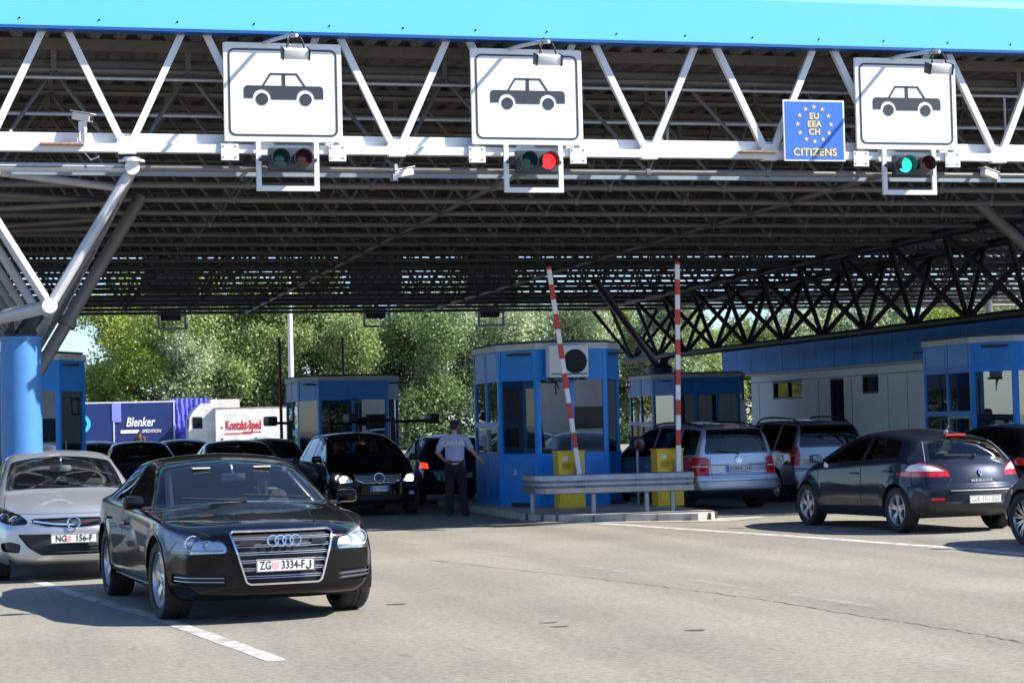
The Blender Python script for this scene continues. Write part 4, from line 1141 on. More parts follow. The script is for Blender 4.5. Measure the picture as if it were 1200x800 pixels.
def make_car(name, label, s, loc, heading, group=None, detail=True):
    """car local axes: +y forward, origin under the middle of the wheelbase"""
    car = thing(name, label, 'car', loc, heading, group)
    S = Shell(s, s.get('step', 0.045)); F = S.F
    body_m = s['paint']
    W = s['W']; half = W / 2
    add = []          # (name, MB, material, smooth, parent key)
    parts = {}
    # wheel arches
    for ya in s['axles']:
        circ = [(ya + s['ra'] * math.cos(2 * math.pi * k / 28), s['rw'] + 0.015 + s['ra'] * math.sin(2 * math.pi * k / 28)) for k in range(28)]
        circ = [(p[0], max(p[1], 0.02)) for p in circ]
        for sg in (1, -1): S.cut('side', circ, sg, allfaces=True)
    # glazing
    for nm, view, poly, lim in s['glass']:
        sides = (1, -1) if view == 'side' else (1,)
        for sg in sides:
            mb = S.cut(view, poly, sg, lim)
            if not mb.f: continue
            T = Shell.__new__(Shell); bm = bmesh.new()
            me = MB.mesh(mb, 'tmp', fix=False); bm.from_mesh(me); bpy.data.meshes.remove(me); bm.normal_update()
            T.bm = bm
            g = T.cut(view, inset_poly(poly, s.get('frit', 0.045) if view != 'side' else 0.018), sg, None)
            ring = MB(); bm.verts.index_update()
            ring.v = [tuple(v.co) for v in bm.verts]; ring.n = [v.normal.copy() for v in bm.verts]; ring.f = [tuple(v.index for v in f.verts) for f in bm.faces]
            bm.free()
            gm = s.get('wind', M['wind_glass']) if nm == 'windscreen' else (M['car_glass_dark'] if s.get('privacy') and nm != 'front_side_window' else M['car_glass'])
            fo = shift(ring, -0.004).build(nm, s.get('frame_mat', M['frit']) if view == 'side' else M['frit'], car, True, fix=False)
            if g.f: shift(g, -0.005).build('pane', gm, fo, True, fix=False)
    # lights, grilles and other regions of the skin
    for nm, view, poly, m, opt in s['regions']:
        for sg in ((1, -1) if (view == 'side' or opt.get('pair')) else (1,)):
            p = mir(poly) if (view != 'side' and sg == -1) else poly
            mb = S.cut(view, p, sg, opt.get('lim'))
            if not mb.f: continue
            if opt.get('lamp'):
                o = shift(mb, -0.045).build(nm, m, car, True, fix=False)
                # side wall of the lamp pocket
                ed = {}
                for f in mb.f:
                    for a, b in zip(f, f[1:] + f[:1]): ed[(a, b)] = ed.get((a, b), 0) + 1
                wl = MB(); sh = shift(mb, -0.045)
                for (a, b) in ed:
                    if (b, a) not in ed: wl.add([mb.v[a], mb.v[b], sh.v[b], sh.v[a]], [(0, 1, 2, 3)])
                if wl.f: wl.build('lamp_edge', M['black'], o)
                shift(mb, -0.003).build('lamp_cover', M['lamp_glass'], o, True, fix=False)
                for (u, w_, r, mm) in opt.get('lenses', ()):
                    h = S.hit(view, u * sg, w_)
                    if h:
                        l = MB(); c = h[0] - h[1] * 0.055; l.ball(c, (r, r * 0.45, r), 16, 10); l.path([c + Vector((r * 1.22 * math.cos(t), 0.012, r * 1.22 * math.sin(t))) for t in [k * math.pi / 10 for k in range(20)]], 0.006, 5, True)
                        l.build('lens', mm, o, True)
                for (u0, w0, u1, w1) in opt.get('strips', ()):
                    q = S.ribbon(view, [(u0 * sg, w0), (u1 * sg, w1)], off=-0.02, tube=0.007)
                    if q.f: q.build('light_strip', M['plate'], o, True)
            else:
                o = shift(mb, opt.get('off', -0.002)).build(nm, m, car, True, fix=False)
                if opt.get('rim'): 
                    q = S.ribbon(view, p, off=0.0, sgn=sg, closed=True, tube=opt['rim'][0], step=0.025)
                    if q.f: q.build('surround', opt['rim'][1], o, True)
    # doors (below the belt), both sides
    for poly, hy in s.get('doors', ()):
        for sg in (1, -1):
            mb = S.cut('side', poly, sg)
            if not mb.f: continue
            o = shift(mb, 0.0).build('door', body_m, car, True, fix=False)
            q = S.ribbon('side', poly, 0.009, 0.0012, sg, True)
            if q.f: q.build('door_gap', M['blackmatte'], o, fix=False)
            h = S.hit('side', hy[0], hy[1], sg)
            if h:
                b = MB(); c = h[0] + h[1] * 0.022; b.bbox(c, (0.022, 0.20, 0.026), 0.008); b.box(h[0] + h[1] * 0.008 + Vector((0, 0.08, 0)), (0.03, 0.02, 0.016)); b.box(h[0] + h[1] * 0.008 + Vector((0, -0.08, 0)), (0.03, 0.02, 0.016))
                b.build('handle', s.get('handle_mat', body_m), o, True)
    # seams and mouldings
    for nm, view, pts, m, opt in s.get('lines', ()):
        for sg in ((1, -1) if (view == 'side' or opt.get('pair')) else (1,)):
            p = mir(pts) if (view != 'side' and sg == -1) else pts
            q = S.ribbon(view, p, opt.get('w', 0.008), opt.get('off', 0.0015), sg, opt.get('closed', False), tube=opt.get('tube'))
            if q.f: q.build(nm, m, car, bool(opt.get('tube')), fix=bool(opt.get('tube')))
    # wheel-arch liners and lips
    for ya in s['axles']:
        for sg in (1, -1):
            l = MB(); n = 18; ra = s['ra']; xo = half - 0.03; vs = []
            H = S.hit('side', ya, s['rw'] + ra + 0.03, sg)
            xo = abs(H[0].x) - 0.012 if H else xo
            for k in range(n + 1):
                a = math.pi * (-0.12 + 1.24 * k / n)
                for xx in (xo, xo - 0.30): vs.append((sg * xx, ya + (ra + 0.004) * math.cos(a), s['rw'] + 0.015 + (ra + 0.004) * math.sin(a)))
            l.add(vs, [(2 * k, 2 * k + 1, 2 * k + 3, 2 * k + 2) for k in range(n)])
            l.add([(sg * (xo - 0.30), ya + (ra + 0.004) * math.cos(t), s['rw'] + 0.015 + (ra + 0.004) * math.sin(t)) for t in [math.pi * (-0.12 + 1.24 * k / n) for k in range(n + 1)]], [tuple(range(n + 1))])
            l.build('wheel_arch', M['blackmatte'], car)
            pts = [(ya + (ra + 0.006) * math.cos(t), s['rw'] + 0.015 + (ra + 0.006) * math.sin(t)) for t in [math.pi * (-0.10 + 1.2 * k / 24) for k in range(25)]]
            pts = [p for p in pts if p[1] > F['zb'](p[0]) + 0.03]
            q = S.ribbon('side', pts, off=-0.002, sgn=sg, tube=0.010)
            if q.f: q.build('arch_lip', s.get('lip', body_m), car, True)
    for i, ya in enumerate(s['axles']):
        for sg in (1, -1):
            wheel_parts(car, sg * (s['track'] / 2), ya, s['rw'], s['tw'], s['wheel'], sg, s.get('steer', 0) if i == 0 else 0)
    # underside pan hides the gap below the cabin
    u = MB(); u.box((0, (s['yf'] + s['yr']) / 2, 0.27), (W * 0.78, (s['yf'] - s['yr']) * 0.86, 0.10)); u.build('underbody', M['blackmatte'], car)
    # mirrors
    my, mz = s['mirror']
    for sg in (1, -1):
        H = S.hit('side', my, mz - 0.06, sg); x = abs(H[0].x) if H else half * 0.9
        mm = MB(); mm.bbox((sg * (x + 0.14), my, mz + 0.01), (0.20, 0.115, 0.13), 0.052, Matrix.Rotation(sg * R(12), 3, 'Z')); o = mm.build('wing_mirror', s.get('mirror_mat', body_m), car, True)
        a = MB(); a.bbox((sg * (x + 0.02), my - 0.01, mz - 0.05), (0.12, 0.06, 0.035), 0.012); a.build('mirror_foot', M['black'], o)
        gl = MB(); gl.box((sg * (x + 0.14), my - 0.066, mz + 0.01), (0.15, 0.006, 0.09), Matrix.Rotation(sg * R(12), 3, 'Z')); gl.build('mirror_glass', M['mirror'], o)
    # cabin
    yc = s['cowl']; yr_ = s['back']; zr = F['zt'](0) - 0.02
    zf = 0.34
    fl = MB(); fl.box((0, (yc + yr_) / 2, zf), (W * 0.8, yc - yr_, 0.04)); fl.box((0, yc + 0.02, (zf + F['zs'](yc)) / 2 - 0.03), (W * 0.78, 0.05, F['zs'](yc) - zf - 0.03)); fl.box((0, yr_ - 0.02, (zf + F['zs'](yr_)) / 2 - 0.05), (W * 0.76, 0.05, F['zs'](yr_) - zf - 0.1)); fl.build('cabin_floor', M['dash'], car)
    d = MB(); zd = F['zs'](yc) - 0.02
    d.bbox((0, yc - 0.30, zd - 0.12), (W * 0.74, 0.62, 0.20), 0.05); d.bbox((0.0, yc - 0.42, zd - 0.02), (W * 0.70, 0.30, 0.06), 0.025); d.build('dashboard', M['dash'], car, True)
    st = s['seat_z']; seat_m = s.get('seat_mat', M['seat'])
    for sx in (-1, 1):
        q = MB(); q.bbox((sx * W * 0.20, s['seat_y'], st - 0.02), (0.50, 0.52, 0.16), 0.05)
        q.bbox((sx * W * 0.20, s['seat_y'] - 0.34, st + 0.30), (0.48, 0.14, 0.62), 0.06, Matrix.Rotation(R(16), 3, 'X'))
        q.bbox((sx * W * 0.20, s['seat_y'] - 0.45, st + 0.71), (0.26, 0.10, 0.19), 0.04, Matrix.Rotation(R(10), 3, 'X'))
        for e in (-0.05, 0.05): q.tube((sx * W * 0.20 + e, s['seat_y'] - 0.43, st + 0.55), (sx * W * 0.20 + e, s['seat_y'] - 0.45, st + 0.68), 0.008, 6)
        q.build('front_seat', seat_m, car, True)
    q = MB(); y2 = s['seat_y'] - s.get('row', 0.95)
    q.bbox((0, y2, st), (W * 0.68, 0.5, 0.16), 0.05); q.bbox((0, y2 - 0.33, st + 0.30), (W * 0.68, 0.14, 0.58), 0.06, Matrix.Rotation(R(18), 3, 'X'))
    for sx in (-0.4, 0.4): q.bbox((sx, y2 - 0.43, st + 0.66), (0.25, 0.09, 0.16), 0.04)
    q.build('rear_seat', seat_m, car, True)
    q = MB(); c = Vector((-W * 0.20, s['seat_y'] + 0.52, st + 0.34)); rt = Matrix.Rotation(R(-62), 3, 'X')
    q.path([c + rt @ Vector((0.185 * math.cos(t), 0.185 * math.sin(t), 0)) for t in [k * 2 * math.pi / 24 for k in range(24)]], 0.015, 6, True)
    for t in (0, math.pi, -math.pi / 2): q.bar(c, c + rt @ Vector((0.18 * math.cos(t), 0.18 * math.sin(t), 0)), 0.035, 0.012)
    q.ball(c, (0.06, 0.05, 0.06), 10, 6); q.build('steering_wheel', M['black'], car, True)
    q = MB(); zh = F['zt'](s['head']) - 0.10; q.bbox((0, s['head'] + 0.16, zh - 0.035), (0.24, 0.04, 0.075), 0.015); q.tube((0, s['head'] + 0.15, zh), (0, s['head'] + 0.08, zh + 0.08), 0.012, 6); q.build('rear_view_mirror', M['lamp_bowl'], car, True)
    # headliner and pillar lining
    if s.get('lining'):
        q = MB()
        for sg in (1, -1):
            q.bar((sg * (F['wt'](s['cowl'] - 0.12) - 0.10), s['cowl'] - 0.14, F['zs'](s['cowl']) + 0.06), (sg * (F['wt'](s['head']) - 0.10), s['head'] - 0.03, F['zt'](s['head']) - F['cr'](s['head']) - 0.03), 0.045, 0.03)
        q.build('pillar_lining', M['beige'], car)
    s['after'](car, S) if s.get('after') else None
    S.build('body', body_m, car)
    return car

# plates and badges ---------------------------------------------------
def plate(car, S, view, z, txt, w=0.52, h=0.11, m=None, blue=None, ink=None, sx=1.0, x=0.0, off=0.02, shield=False, size=0.098, tilt=0.0):
    H = S.hit(view, x, z); y = H[0].y + (off if view == 'front' else -off)
    rot = Matrix.Rotation(math.pi, 4, 'Z') if view == 'front' else Matrix.Identity(4)
    mt = Matrix.Translation((x, y, z)) @ rot @ Matrix.Rotation(tilt, 4, 'X')
    p = MB(); p.bbox((0, 0, 0), (w, 0.012, h), 0.003); p.xform(mt); po = p.build('number_plate', m or M['plate'], car)
    r = MB(); ring_prism(r, roundrect(w - 0.004, h - 0.004, 0.01, 2), roundrect(w - 0.016, h - 0.016, 0.008, 2), -0.0085, -0.0065); r.xform(mt); r.build('plate_edge', M['plate_ink'], po)
    if blue:
        for e in blue:
            b = MB(); b.box((e * (w / 2 - 0.024), -0.0075, 0), (0.042, 0.003, h - 0.014)); b.xform(mt); b.build('plate_band', M['plate_blue'], po)
    endj = txt.endswith('J'); t = text_mb(txt[:-1] if endj else txt, size, 0.003, sx=sx, bold=0.0008)
    if endj:
        e = max(v[0] for v in t.v); hh = size * .36; pts = [(e + .052, hh), (e + .052, -hh * .55), (e + .044, -hh * .92), (e + .030, -hh), (e + .018, -hh * .85), (e + .014, -hh * .5)]
        t.v = [(a, b, c) for a, b, c in t.v]
        for (xa, za), (xb, zb_) in zip(pts, pts[1:]): t.bar((xa, 0, za), (xb, 0, zb_), .012, .003, up=(0, 1, 0))
        t.v = [(a - .03, b, c) for a, b, c in t.v]
    t.v = [(a + (0.015 if blue and blue == (-1,) else 0), b - 0.0085, c) for a, b, c in t.v]; t.xform(mt); t.build('lettering', ink or M['plate_ink'], po, fix=False)
    if shield:
        q = MB(); q.prism([(-0.030 + shield, -0.004 - 0.022), (0.0 + shield, -0.034), (0.030 + shield, -0.026), (0.030 + shield, 0.032), (-0.030 + shield, 0.032)], -0.009, -0.0068); q.xform(mt); q.build('crest', mat('crest_red', (0.75, 0.33, 0.35), 0.5, var=0.3, vscale=60), po)
    return po
def emblem(car, S, view, z, kind, r, m=None, off=0.012):
    H = S.hit(view, 0, z); y = H[0].y + (off if view == 'front' else -off)
    rot = Matrix.Rotation(math.pi, 4, 'Z') if view == 'front' else Matrix.Identity(4)
    sl_ = math.atan2(-abs(H[1].z), abs(H[1].y)) if H[1].z > 0 else 0
    mt = Matrix.Translation((0, y, z)) @ rot @ Matrix.Rotation(sl_ * (0.8), 4, 'X')
    b = MB()
    def circ(cx, cz, rad, t, n=28): b.path([Vector((cx + rad * math.cos(2 * math.pi * k / n), 0, cz + rad * math.sin(2 * math.pi * k / n))) for k in range(n)], t, 6, True)
    if kind == 'rings':
        for k in range(4): circ((k - 1.5) * r * 1.42, 0, r, r * 0.16)
    elif kind == 'star':
        circ(0, 0, r, r * 0.10)
        for a in (90, 210, 330):
            d = Vector((math.cos(R(a)), 0, math.sin(R(a)))); s_ = Vector((-d.z, 0, d.x))
            b.add([d * r * 0.98, s_ * r * 0.16, -s_ * r * 0.16, Vector((0, -r * 0.16, 0)), Vector((0, r * 0.05, 0))], [(0, 1, 3), (0, 3, 2), (0, 4, 1), (0, 2, 4)])
    elif kind == 'bolt':
        circ(0, 0, r, r * 0.14)
        b.prism([(-r * 1.0, -r * 0.12), (r * 0.15, -r * 0.14), (-r * 0.05, -r * 0.02), (r * 1.0, r * 0.12), (r * 1.0, r * 0.14), (-r * 0.2, r * 0.16), (r * 0.0, r * 0.02)], -0.006, 0.004)
    elif kind == 'letters':
        circ(0, 0, r, r * 0.10)
        for p in (((-0.42, 0.8), (0, 0.02)), ((0.42, 0.8), (0, 0.02)), ((-0.82, 0.45), (-0.40, -0.82)), ((-0.40, -0.82), (0, 0.0)), ((0, 0.0), (0.40, -0.82)), ((0.40, -0.82), (0.82, 0.45))):
            b.bar((p[0][0] * r, 0, p[0][1] * r), (p[1][0] * r, 0, p[1][1] * r), r * 0.16, r * 0.16, up=(0, 1, 0))
    elif kind == 'diamond':
        o_ = [(0, 1.25), (0.62, 0), (0, -1.25), (-0.62, 0)]; i_ = [(0, 0.72), (0.26, 0.0), (0, -0.72), (-0.26, 0.0)]
        ring_prism(b, [(x * r, z_ * r) for x, z_ in o_], [(x * r, z_ * r) for x, z_ in i_], -0.012, 0.004)
    b.xform(mt); b.build('badge', m or M['chrome'], car, True)

def recolour(o, old, new):
    for c in o.children:
        for sl_ in c.material_slots:
            if sl_.material in old: sl_.link = 'OBJECT'; sl_.material = new[old.index(sl_.material)] if isinstance(new, (list, tuple)) else new
        recolour(c, old, new)
# ------------------------------------------------------------------ the cars
def colour(n, c, metal=0.0, rough=0.35, dust=0.06, ior=1.45): return paint(n, c, metal, rough, dust=dust * 0.5, ior=ior)
P_BLACK = colour('lacquer_black', (0.002, 0.002, 0.0028), 0.0, 0.3, 0.010, 1.36)
P_SILVER = colour('lacquer_silver', (0.52, 0.545, 0.57), 0.75, 0.38, 0.04)
P_LBLUE = colour('lacquer_pale_blue_silver', (0.45, 0.50, 0.56), 0.6, 0.36, 0.05)
P_GREY = colour('lacquer_grey', (0.20, 0.215, 0.23), 0.7, 0.36, 0.06)
P_DBLUE = colour('lacquer_dark_blue_grey', (0.016, 0.021, 0.038), 0.25, 0.32, 0.06)
P_NAVY = colour('lacquer_navy', (0.012, 0.022, 0.07), 0.3, 0.32, 0.06)
P_WHITE = colour('lacquer_white', (0.72, 0.73, 0.73), 0.0, 0.35, 0.05)
P_TEAL = colour('lacquer_teal_silver', (0.30, 0.40, 0.44), 0.6, 0.36, 0.05)
SP7 = dict(n=7, w0=0.05, w1=0.05, w2=0.075)
SP5 = dict(n=5, w0=0.07, w1=0.075, w2=0.115)
TW5 = dict(n=5, split=(-0.13, 0.13), fan=1.25, w0=0.035, w1=0.03, w2=0.04)
TW10 = dict(n=10, split=(-0.075, 0.075), fan=1.5, w0=0.022, w1=0.022, w2=0.024, dark=True, rim=0.76)
BR = dict(off=0.0015)

def sedan():
    s = dict(W=1.95, yf=2.46, yr=-2.68, axles=(1.495, -1.495), rw=0.352, ra=0.392, track=1.635, tw=0.255, wheel=dict(SP5, rim=0.72),
        zt=[(2.46, .80), (2.3, .865), (2.0, .91), (1.5, .96), (1.12, .995), (1.0, 1.015), (.6, 1.205), (.25, 1.365), (.0, 1.43), (-.4, 1.46), (-1.0, 1.43), (-1.35, 1.345), (-1.85, 1.14), (-2.0, 1.095), (-2.3, 1.07), (-2.68, 1.0)],
        zb=[(2.46, .24), (2.2, .19), (1.0, .20), (-2.0, .21), (-2.68, .34)],
        zs=[(2.46, .735), (2.25, .805), (1.9, .855), (1.5, .89), (1.0, .915), (0, .955), (-1.5, .985), (-2.2, .985), (-2.68, .90)],
        ws=[(2.46, .83), (2.1, .93), (1.5, .965), (0, .972), (-1.5, .965), (-2.2, .93), (-2.68, .85)],
        wt=[(2.46, .73), (2.0, .81), (1.4, .83), (1.0, .80), (.6, .745), (.25, .69), (-.3, .665), (-1.0, .65), (-1.35, .655), (-1.85, .71), (-2.3, .78), (-2.68, .74)],
        cr=[(2.46, .05), (1.2, .055), (.9, .05), (.3, .06), (-1.0, .06), (-1.9, .045), (-2.68, .04)],
        nose=[(.2, -.10), (.32, .0), (.6, .0), (.72, -.025), (.82, -.09), (.9, -.12)], tail=[(.3, -.06), (.5, 0), (.8, 0), (1.0, -.06)],
        pf=0.36, ppf=2.6, pr=0.28, paint=P_BLACK, cowl=1.02, back=-1.8, head=.25, seat_z=.50, seat_y=.06, row=1.05, rs=.035, mirror=(.78, 1.02), frit=.04, lining=True)
    return s
def hatch():
    return dict(W=1.81, yf=2.24, yr=-2.10, axles=(1.34, -1.33), rw=0.322, ra=0.355, track=1.56, tw=0.215, wheel=SP7,
        zt=[(2.24, .74), (2.1, .83), (1.8, .905), (1.4, .975), (1.16, 1.02), (1.05, 1.06), (.6, 1.27), (.25, 1.405), (-.1, 1.475), (-.5, 1.49), (-1.2, 1.445), (-1.62, 1.36), (-1.85, 1.16), (-2.0, .98), (-2.10, .80)],
        zb=[(2.24, .24), (2.0, .19), (1.0, .19), (-1.8, .21), (-2.10, .34)],
        zs=[(2.24, .63), (2.0, .73), (1.6, .82), (1.1, .90), (0, .945), (-1.2, .99), (-1.8, 1.0), (-1.95, .88), (-2.10, .74)],
        ws=[(2.24, .76), (1.9, .865), (1.3, .895), (0, .90), (-1.3, .895), (-1.8, .86), (-2.10, .79)],
        wt=[(2.24, .64), (1.8, .74), (1.2, .765), (1.05, .75), (.6, .695), (.25, .64), (-.4, .615), (-1.3, .59), (-1.62, .59), (-1.85, .64), (-2.0, .70), (-2.10, .70)],
        cr=[(2.24, .06), (1.2, .055), (.3, .06), (-1.4, .055), (-1.9, .05), (-2.10, .04)],
        nose=[(.2, -.10), (.33, 0), (.58, 0), (.7, -.04), (.78, -.10)], tail=[(.3, -.05), (.5, .02), (.72, .0), (.8, -.03)],
        pf=.40, ppf=2.5, pr=.26, Dr=.8, paint=P_SILVER, cowl=1.08, back=-1.75, head=.25, seat_z=.52, seat_y=.05, row=.88, mirror=(.85, 1.03), frit=.04, seat_mat=M['seat_grey'])
def mpv():
    return dict(W=1.79, yf=2.2, yr=-2.18, axles=(1.34, -1.34), rw=0.325, ra=0.36, track=1.54, tw=0.21, wheel=SP7,
        zt=[(2.2, .78), (2.08, .88), (1.8, .97), (1.5, 1.04), (1.34, 1.085), (1.2, 1.15), (.75, 1.39), (.4, 1.53), (.1, 1.60), (-.5, 1.63), (-1.4, 1.60), (-1.9, 1.55), (-2.02, 1.49), (-2.10, 1.30), (-2.15, 1.05), (-2.18, .90)],
        zb=[(2.2, .25), (1.9, .20), (1.0, .20), (-1.8, .22), (-2.18, .32)],
        zs=[(2.2, .68), (2.0, .78), (1.6, .88), (1.2, .93), (0, .96), (-1.6, 1.0), (-2.05, 1.0), (-2.18, .84)],
        ws=[(2.2, .76), (1.85, .86), (1.3, .885), (0, .89), (-1.4, .885), (-1.9, .865), (-2.18, .835)],
        wt=[(2.2, .64), (1.7, .75), (1.3, .77), (.75, .69), (.4, .63), (-.4, .605), (-1.5, .60), (-1.95, .60), (-2.1, .68), (-2.18, .76)],
        cr=[(2.2, .06), (1.3, .055), (.4, .055), (-1.6, .05), (-2.18, .03)],
        nose=[(.2, -.10), (.33, 0), (.6, 0), (.72, -.04), (.82, -.10)], tail=[(.3, -.03), (.42, .03), (.62, .025), (.7, -.02), (.95, -.02)],
        pf=.36, ppf=2.6, pr=.12, ppr=4, Dr=.5, paint=P_LBLUE, cowl=1.3, back=-2.0, head=.4, seat_z=.62, seat_y=.10, row=.90, mirror=(1.02, 1.06), frit=.04, seat_mat=M['seat_grey'], Df=.9)
def glass_for(s, ends, rear):
    S = Shell.__new__(Shell); S.F = {k: pch(s[k]) for k in ('zt', 'zb', 'zs', 'ws', 'wt', 'cr')}
    c, h = s['cowl'], s['head']; F = S.F
    n = 6; side_r = [(F['wt'](c - 0.05 + (h - c + 0.05) * k / n) - 0.045, c - 0.05 + (h - c + 0.05) * k / n) for k in range(n + 1)]
    ws_ = [(-x, y) for x, y in side_r] ; poly = list(reversed(ws_)) + [(-0.35, c - 0.02), (0.0, c + 0.01), (0.35, c - 0.02)] + side_r + [(0.3, h + 0.045 - 0.09), (0, h - 0.06), (-0.3, h - 0.045)]
    poly = [(x, y) for x, y in poly]
    out = [('windscreen', 'top', fillet(poly, 0.05, 2), None)]
    for i, e in enumerate(ends):
        w = side_window(S, *e)
        out.append(('front_side_window' if i == 0 else 'rear_side_window', 'side', fillet(w, 0.035, 3), None))
    out.append(('rear_window', rear[0], fillet(rear[1], 0.06, 4), rear[2] if len(rear) > 2 else None))
    return out

# --- black executive saloon in front
s = sedan()
s['glass'] = glass_for(s, [(.90, .22, -.30, -.30), (-.38, -.38, -1.60, -1.18)], ('top', [(-.59, -1.15), (.59, -1.15), (.66, -1.83), (-.66, -1.83)]))
gp = fillet([(-.455, .775), (-.43, .80), (.43, .80), (.455, .775), (.335, .365), (.305, .345), (-.305, .345), (-.335, .365)], .03, 3)
s['regions'] = [
    ('grille', 'front', gp, M['blackmatte'], dict(off=-.03, rim=(.013, M['chrome']))),
    ('headlight', 'front', fillet([(.505, .620), (.49, .655), (.52, .72), (.70, .79), (.90, .835), (.965, .805), (.965, .68), (.92, .612)], .03, 3), M['lamp_bowl'], dict(pair=True, lamp=True, lenses=[(.80, .72, .055, M['lens']), (.665, .705, .030, M['lens'])], strips=[(.53, .65, .90, .650)])),
    ('side_intake', 'front', fillet([(.50, .335), (.50, .435), (.90, .445), (.90, .35)], .03, 3), M['blackmatte'], dict(pair=True, off=-.02)),
    ('tail_light', 'rear', fillet([(.45, .80), (.45, .93), (.88, .95), (.90, .80)], .03, 3), M['tail_red'], dict(pair=True)),
]
s['doors'] = [([(1.02, .33), (1.06, .60), (1.03, .90), (-.335, .945), (-.335, .33)], (-.16, .80)), ([(-.345, .33), (-.345, .945), (-1.55, .965), (-1.40, .80), (-1.08, .60), (-1.00, .33)], (-1.28, .82))]
s['lines'] = [('bonnet_gap', 'top', [(.74, 1.08), (.79, 1.6), (.76, 2.0), (.62, 2.28)], M['blackmatte'], dict(pair=True, w=.009)), ('bonnet_gap', 'front', [(-.62, .835), (0, .845), (.62, .835)], M['blackmatte'], dict(w=.008)),
    ('sill_strip', 'side', [(1.02, .275), (-1.02, .275)], M['chrome'], dict(tube=.010, off=.0)), ('window_trim', 'side', [(.86, .945), (0, .98), (-1.52, 1.012)], M['chrome'], dict(tube=.007, off=.002)),
    ('bumper_gap', 'side', [(1.90, .60), (2.02, .72)], M['blackmatte'], {}), ('number_strip', 'front', [(.52, .405), (.88, .412)], M['alloy_dark'], dict(pair=True, tube=.0055, off=0.006)), ('number_strip', 'front', [(.52, .370), (.88, .380)], M['alloy_dark'], dict(pair=True, tube=.0055, off=.006)),
    ('bonnet_crease', 'top', [(.33, 2.25), (.42, 1.7), (.52, 1.1)], P_BLACK, dict(pair=True, tube=.010, off=-.006))]
for l in s['lines']: pass
s['lines'] = [((('intake_strip' if l[0] == 'number_strip' else l[0]),) + l[1:]) for l in s['lines']]
def after_sedan(car, S):
    g = [c for c in car.children if c.name.startswith('grille')][0]
    b = MB()
    for k in range(6):
        z = .405 + k * .068; hw = .33 + (z - .36) * .28
        for dz in (-.009, .009):
            q = S.ribbon('front', [(-hw, z + dz), (hw, z + dz)], off=-.012, tube=.0042); b.add(q.v, q.f)
    b.build('slat', M['alloy'], g, True)
    for px in (-.32, .32):
        H = S.hit('front', px, .70); q = MB(); q.box(H[0] + Vector((0, -.005, .0)), (.13, .03, .04)); q.build('radar_sensor', M['black'], g)
    plate(car, S, 'front', .505, 'ZG    3334-FJ', shield=-.088, off=.035, sx=.76, size=.10)
    emblem(car, S, 'front', .715, 'rings', .047, off=.022)
    w = MB()
    for a in (((-.62, .99, 1.03), (.02, .93, 1.075)), ((.0, 1.0, 1.02), (.60, .93, 1.06))): w.tube(a[0], a[1], .010, 6)
    w.build('wiper', M['black'], car)
    for sg in (-1, 1):
        q = MB(); q.box((sg * .30, .30, 1.325), (.17, .14, .012)); q.build('sun_visor', M['beige'], car)
    q = MB(); q.box((.1, .78, 1.035), (.30, .03, .012)); q.build('paper_slip', M['paper'], car)
s['after'] = after_sedan
s['steer'] = R(4); s['wind'] = M['wind_glass_sky_haze']
AUDI_H = math.pi + R(5.8)
ctr = Vector((2.13, 19.8, 0))
sedan_car = make_car('sedan', 'black executive saloon with a big chrome grille driving out towards us', s, ctr, AUDI_H)

# --- silver hatchback behind it, on the left
s = hatch(); s['wheel'] = SP5; s['lining'] = True
s['glass'] = glass_for(s, [(.98, .20, -.28, -.28), (-.36, -.36, -1.42, -1.25)], ('top', [(-.56, -1.62), (.56, -1.62), (.64, -1.93), (-.64, -1.93)]))
s['regions'] = [
    ('upper_grille', 'front', fillet([(-.48, .685), (-.45, .725), (0, .735), (.45, .725), (.48, .685), (.30, .635), (0, .615), (-.30, .635)], .02, 2), M['black'], dict(off=-.02, rim=(.006, M['chrome']))),
    ('lower_grille', 'front', fillet([(-.62, .555), (.62, .555), (.50, .40), (.36, .315), (-.36, .315), (-.50, .40)], .03, 3), M['trim'], dict(off=-.02)),
    ('headlight', 'front', fillet([(.52, .665), (.50, .70), (.56, .76), (.76, .845), (.86, .86), (.875, .78), (.80, .69), (.66, .655)], .03, 3), M['lamp_bowl_dark'], dict(pair=True, lamp=True, lenses=[(.66, .73, .055, M['lens']), (.78, .765, .045, M['lens'])])),
    ('fog_lamp', 'front', fillet([(.60, .34), (.58, .44), (.70, .475), (.80, .45), (.78, .36)], .03, 3), M['black'], dict(pair=True, off=-.03)),
    ('tail_light', 'rear', fillet([(.50, .82), (.50, .93), (.80, .97), (.84, .84)], .03, 3), M['tail_red'], dict(pair=True)),
]
s['doors'] = [([(.98, .31), (1.02, .60), (1.0, .885), (-.315, .935), (-.315, .31)], (-.14, .79)), ([(-.325, .31), (-.325, .935), (-1.40, .97), (-1.20, .75), (-.95, .55), (-.88, .31)], (-1.12, .82))]
s['lines'] = [('bonnet_gap', 'top', [(.70, 1.14), (.74, 1.6), (.62, 2.0)], M['blackmatte'], dict(pair=True)), ('bonnet_gap', 'front', [(-.6, .78), (0, .775), (.6, .78)], M['blackmatte'], {}),
    ('chrome_bar', 'front', [(-.44, .70), (-.2, .665), (0, .655), (.2, .665), (.44, .70)], M['chrome'], dict(tube=.016, off=.0))]
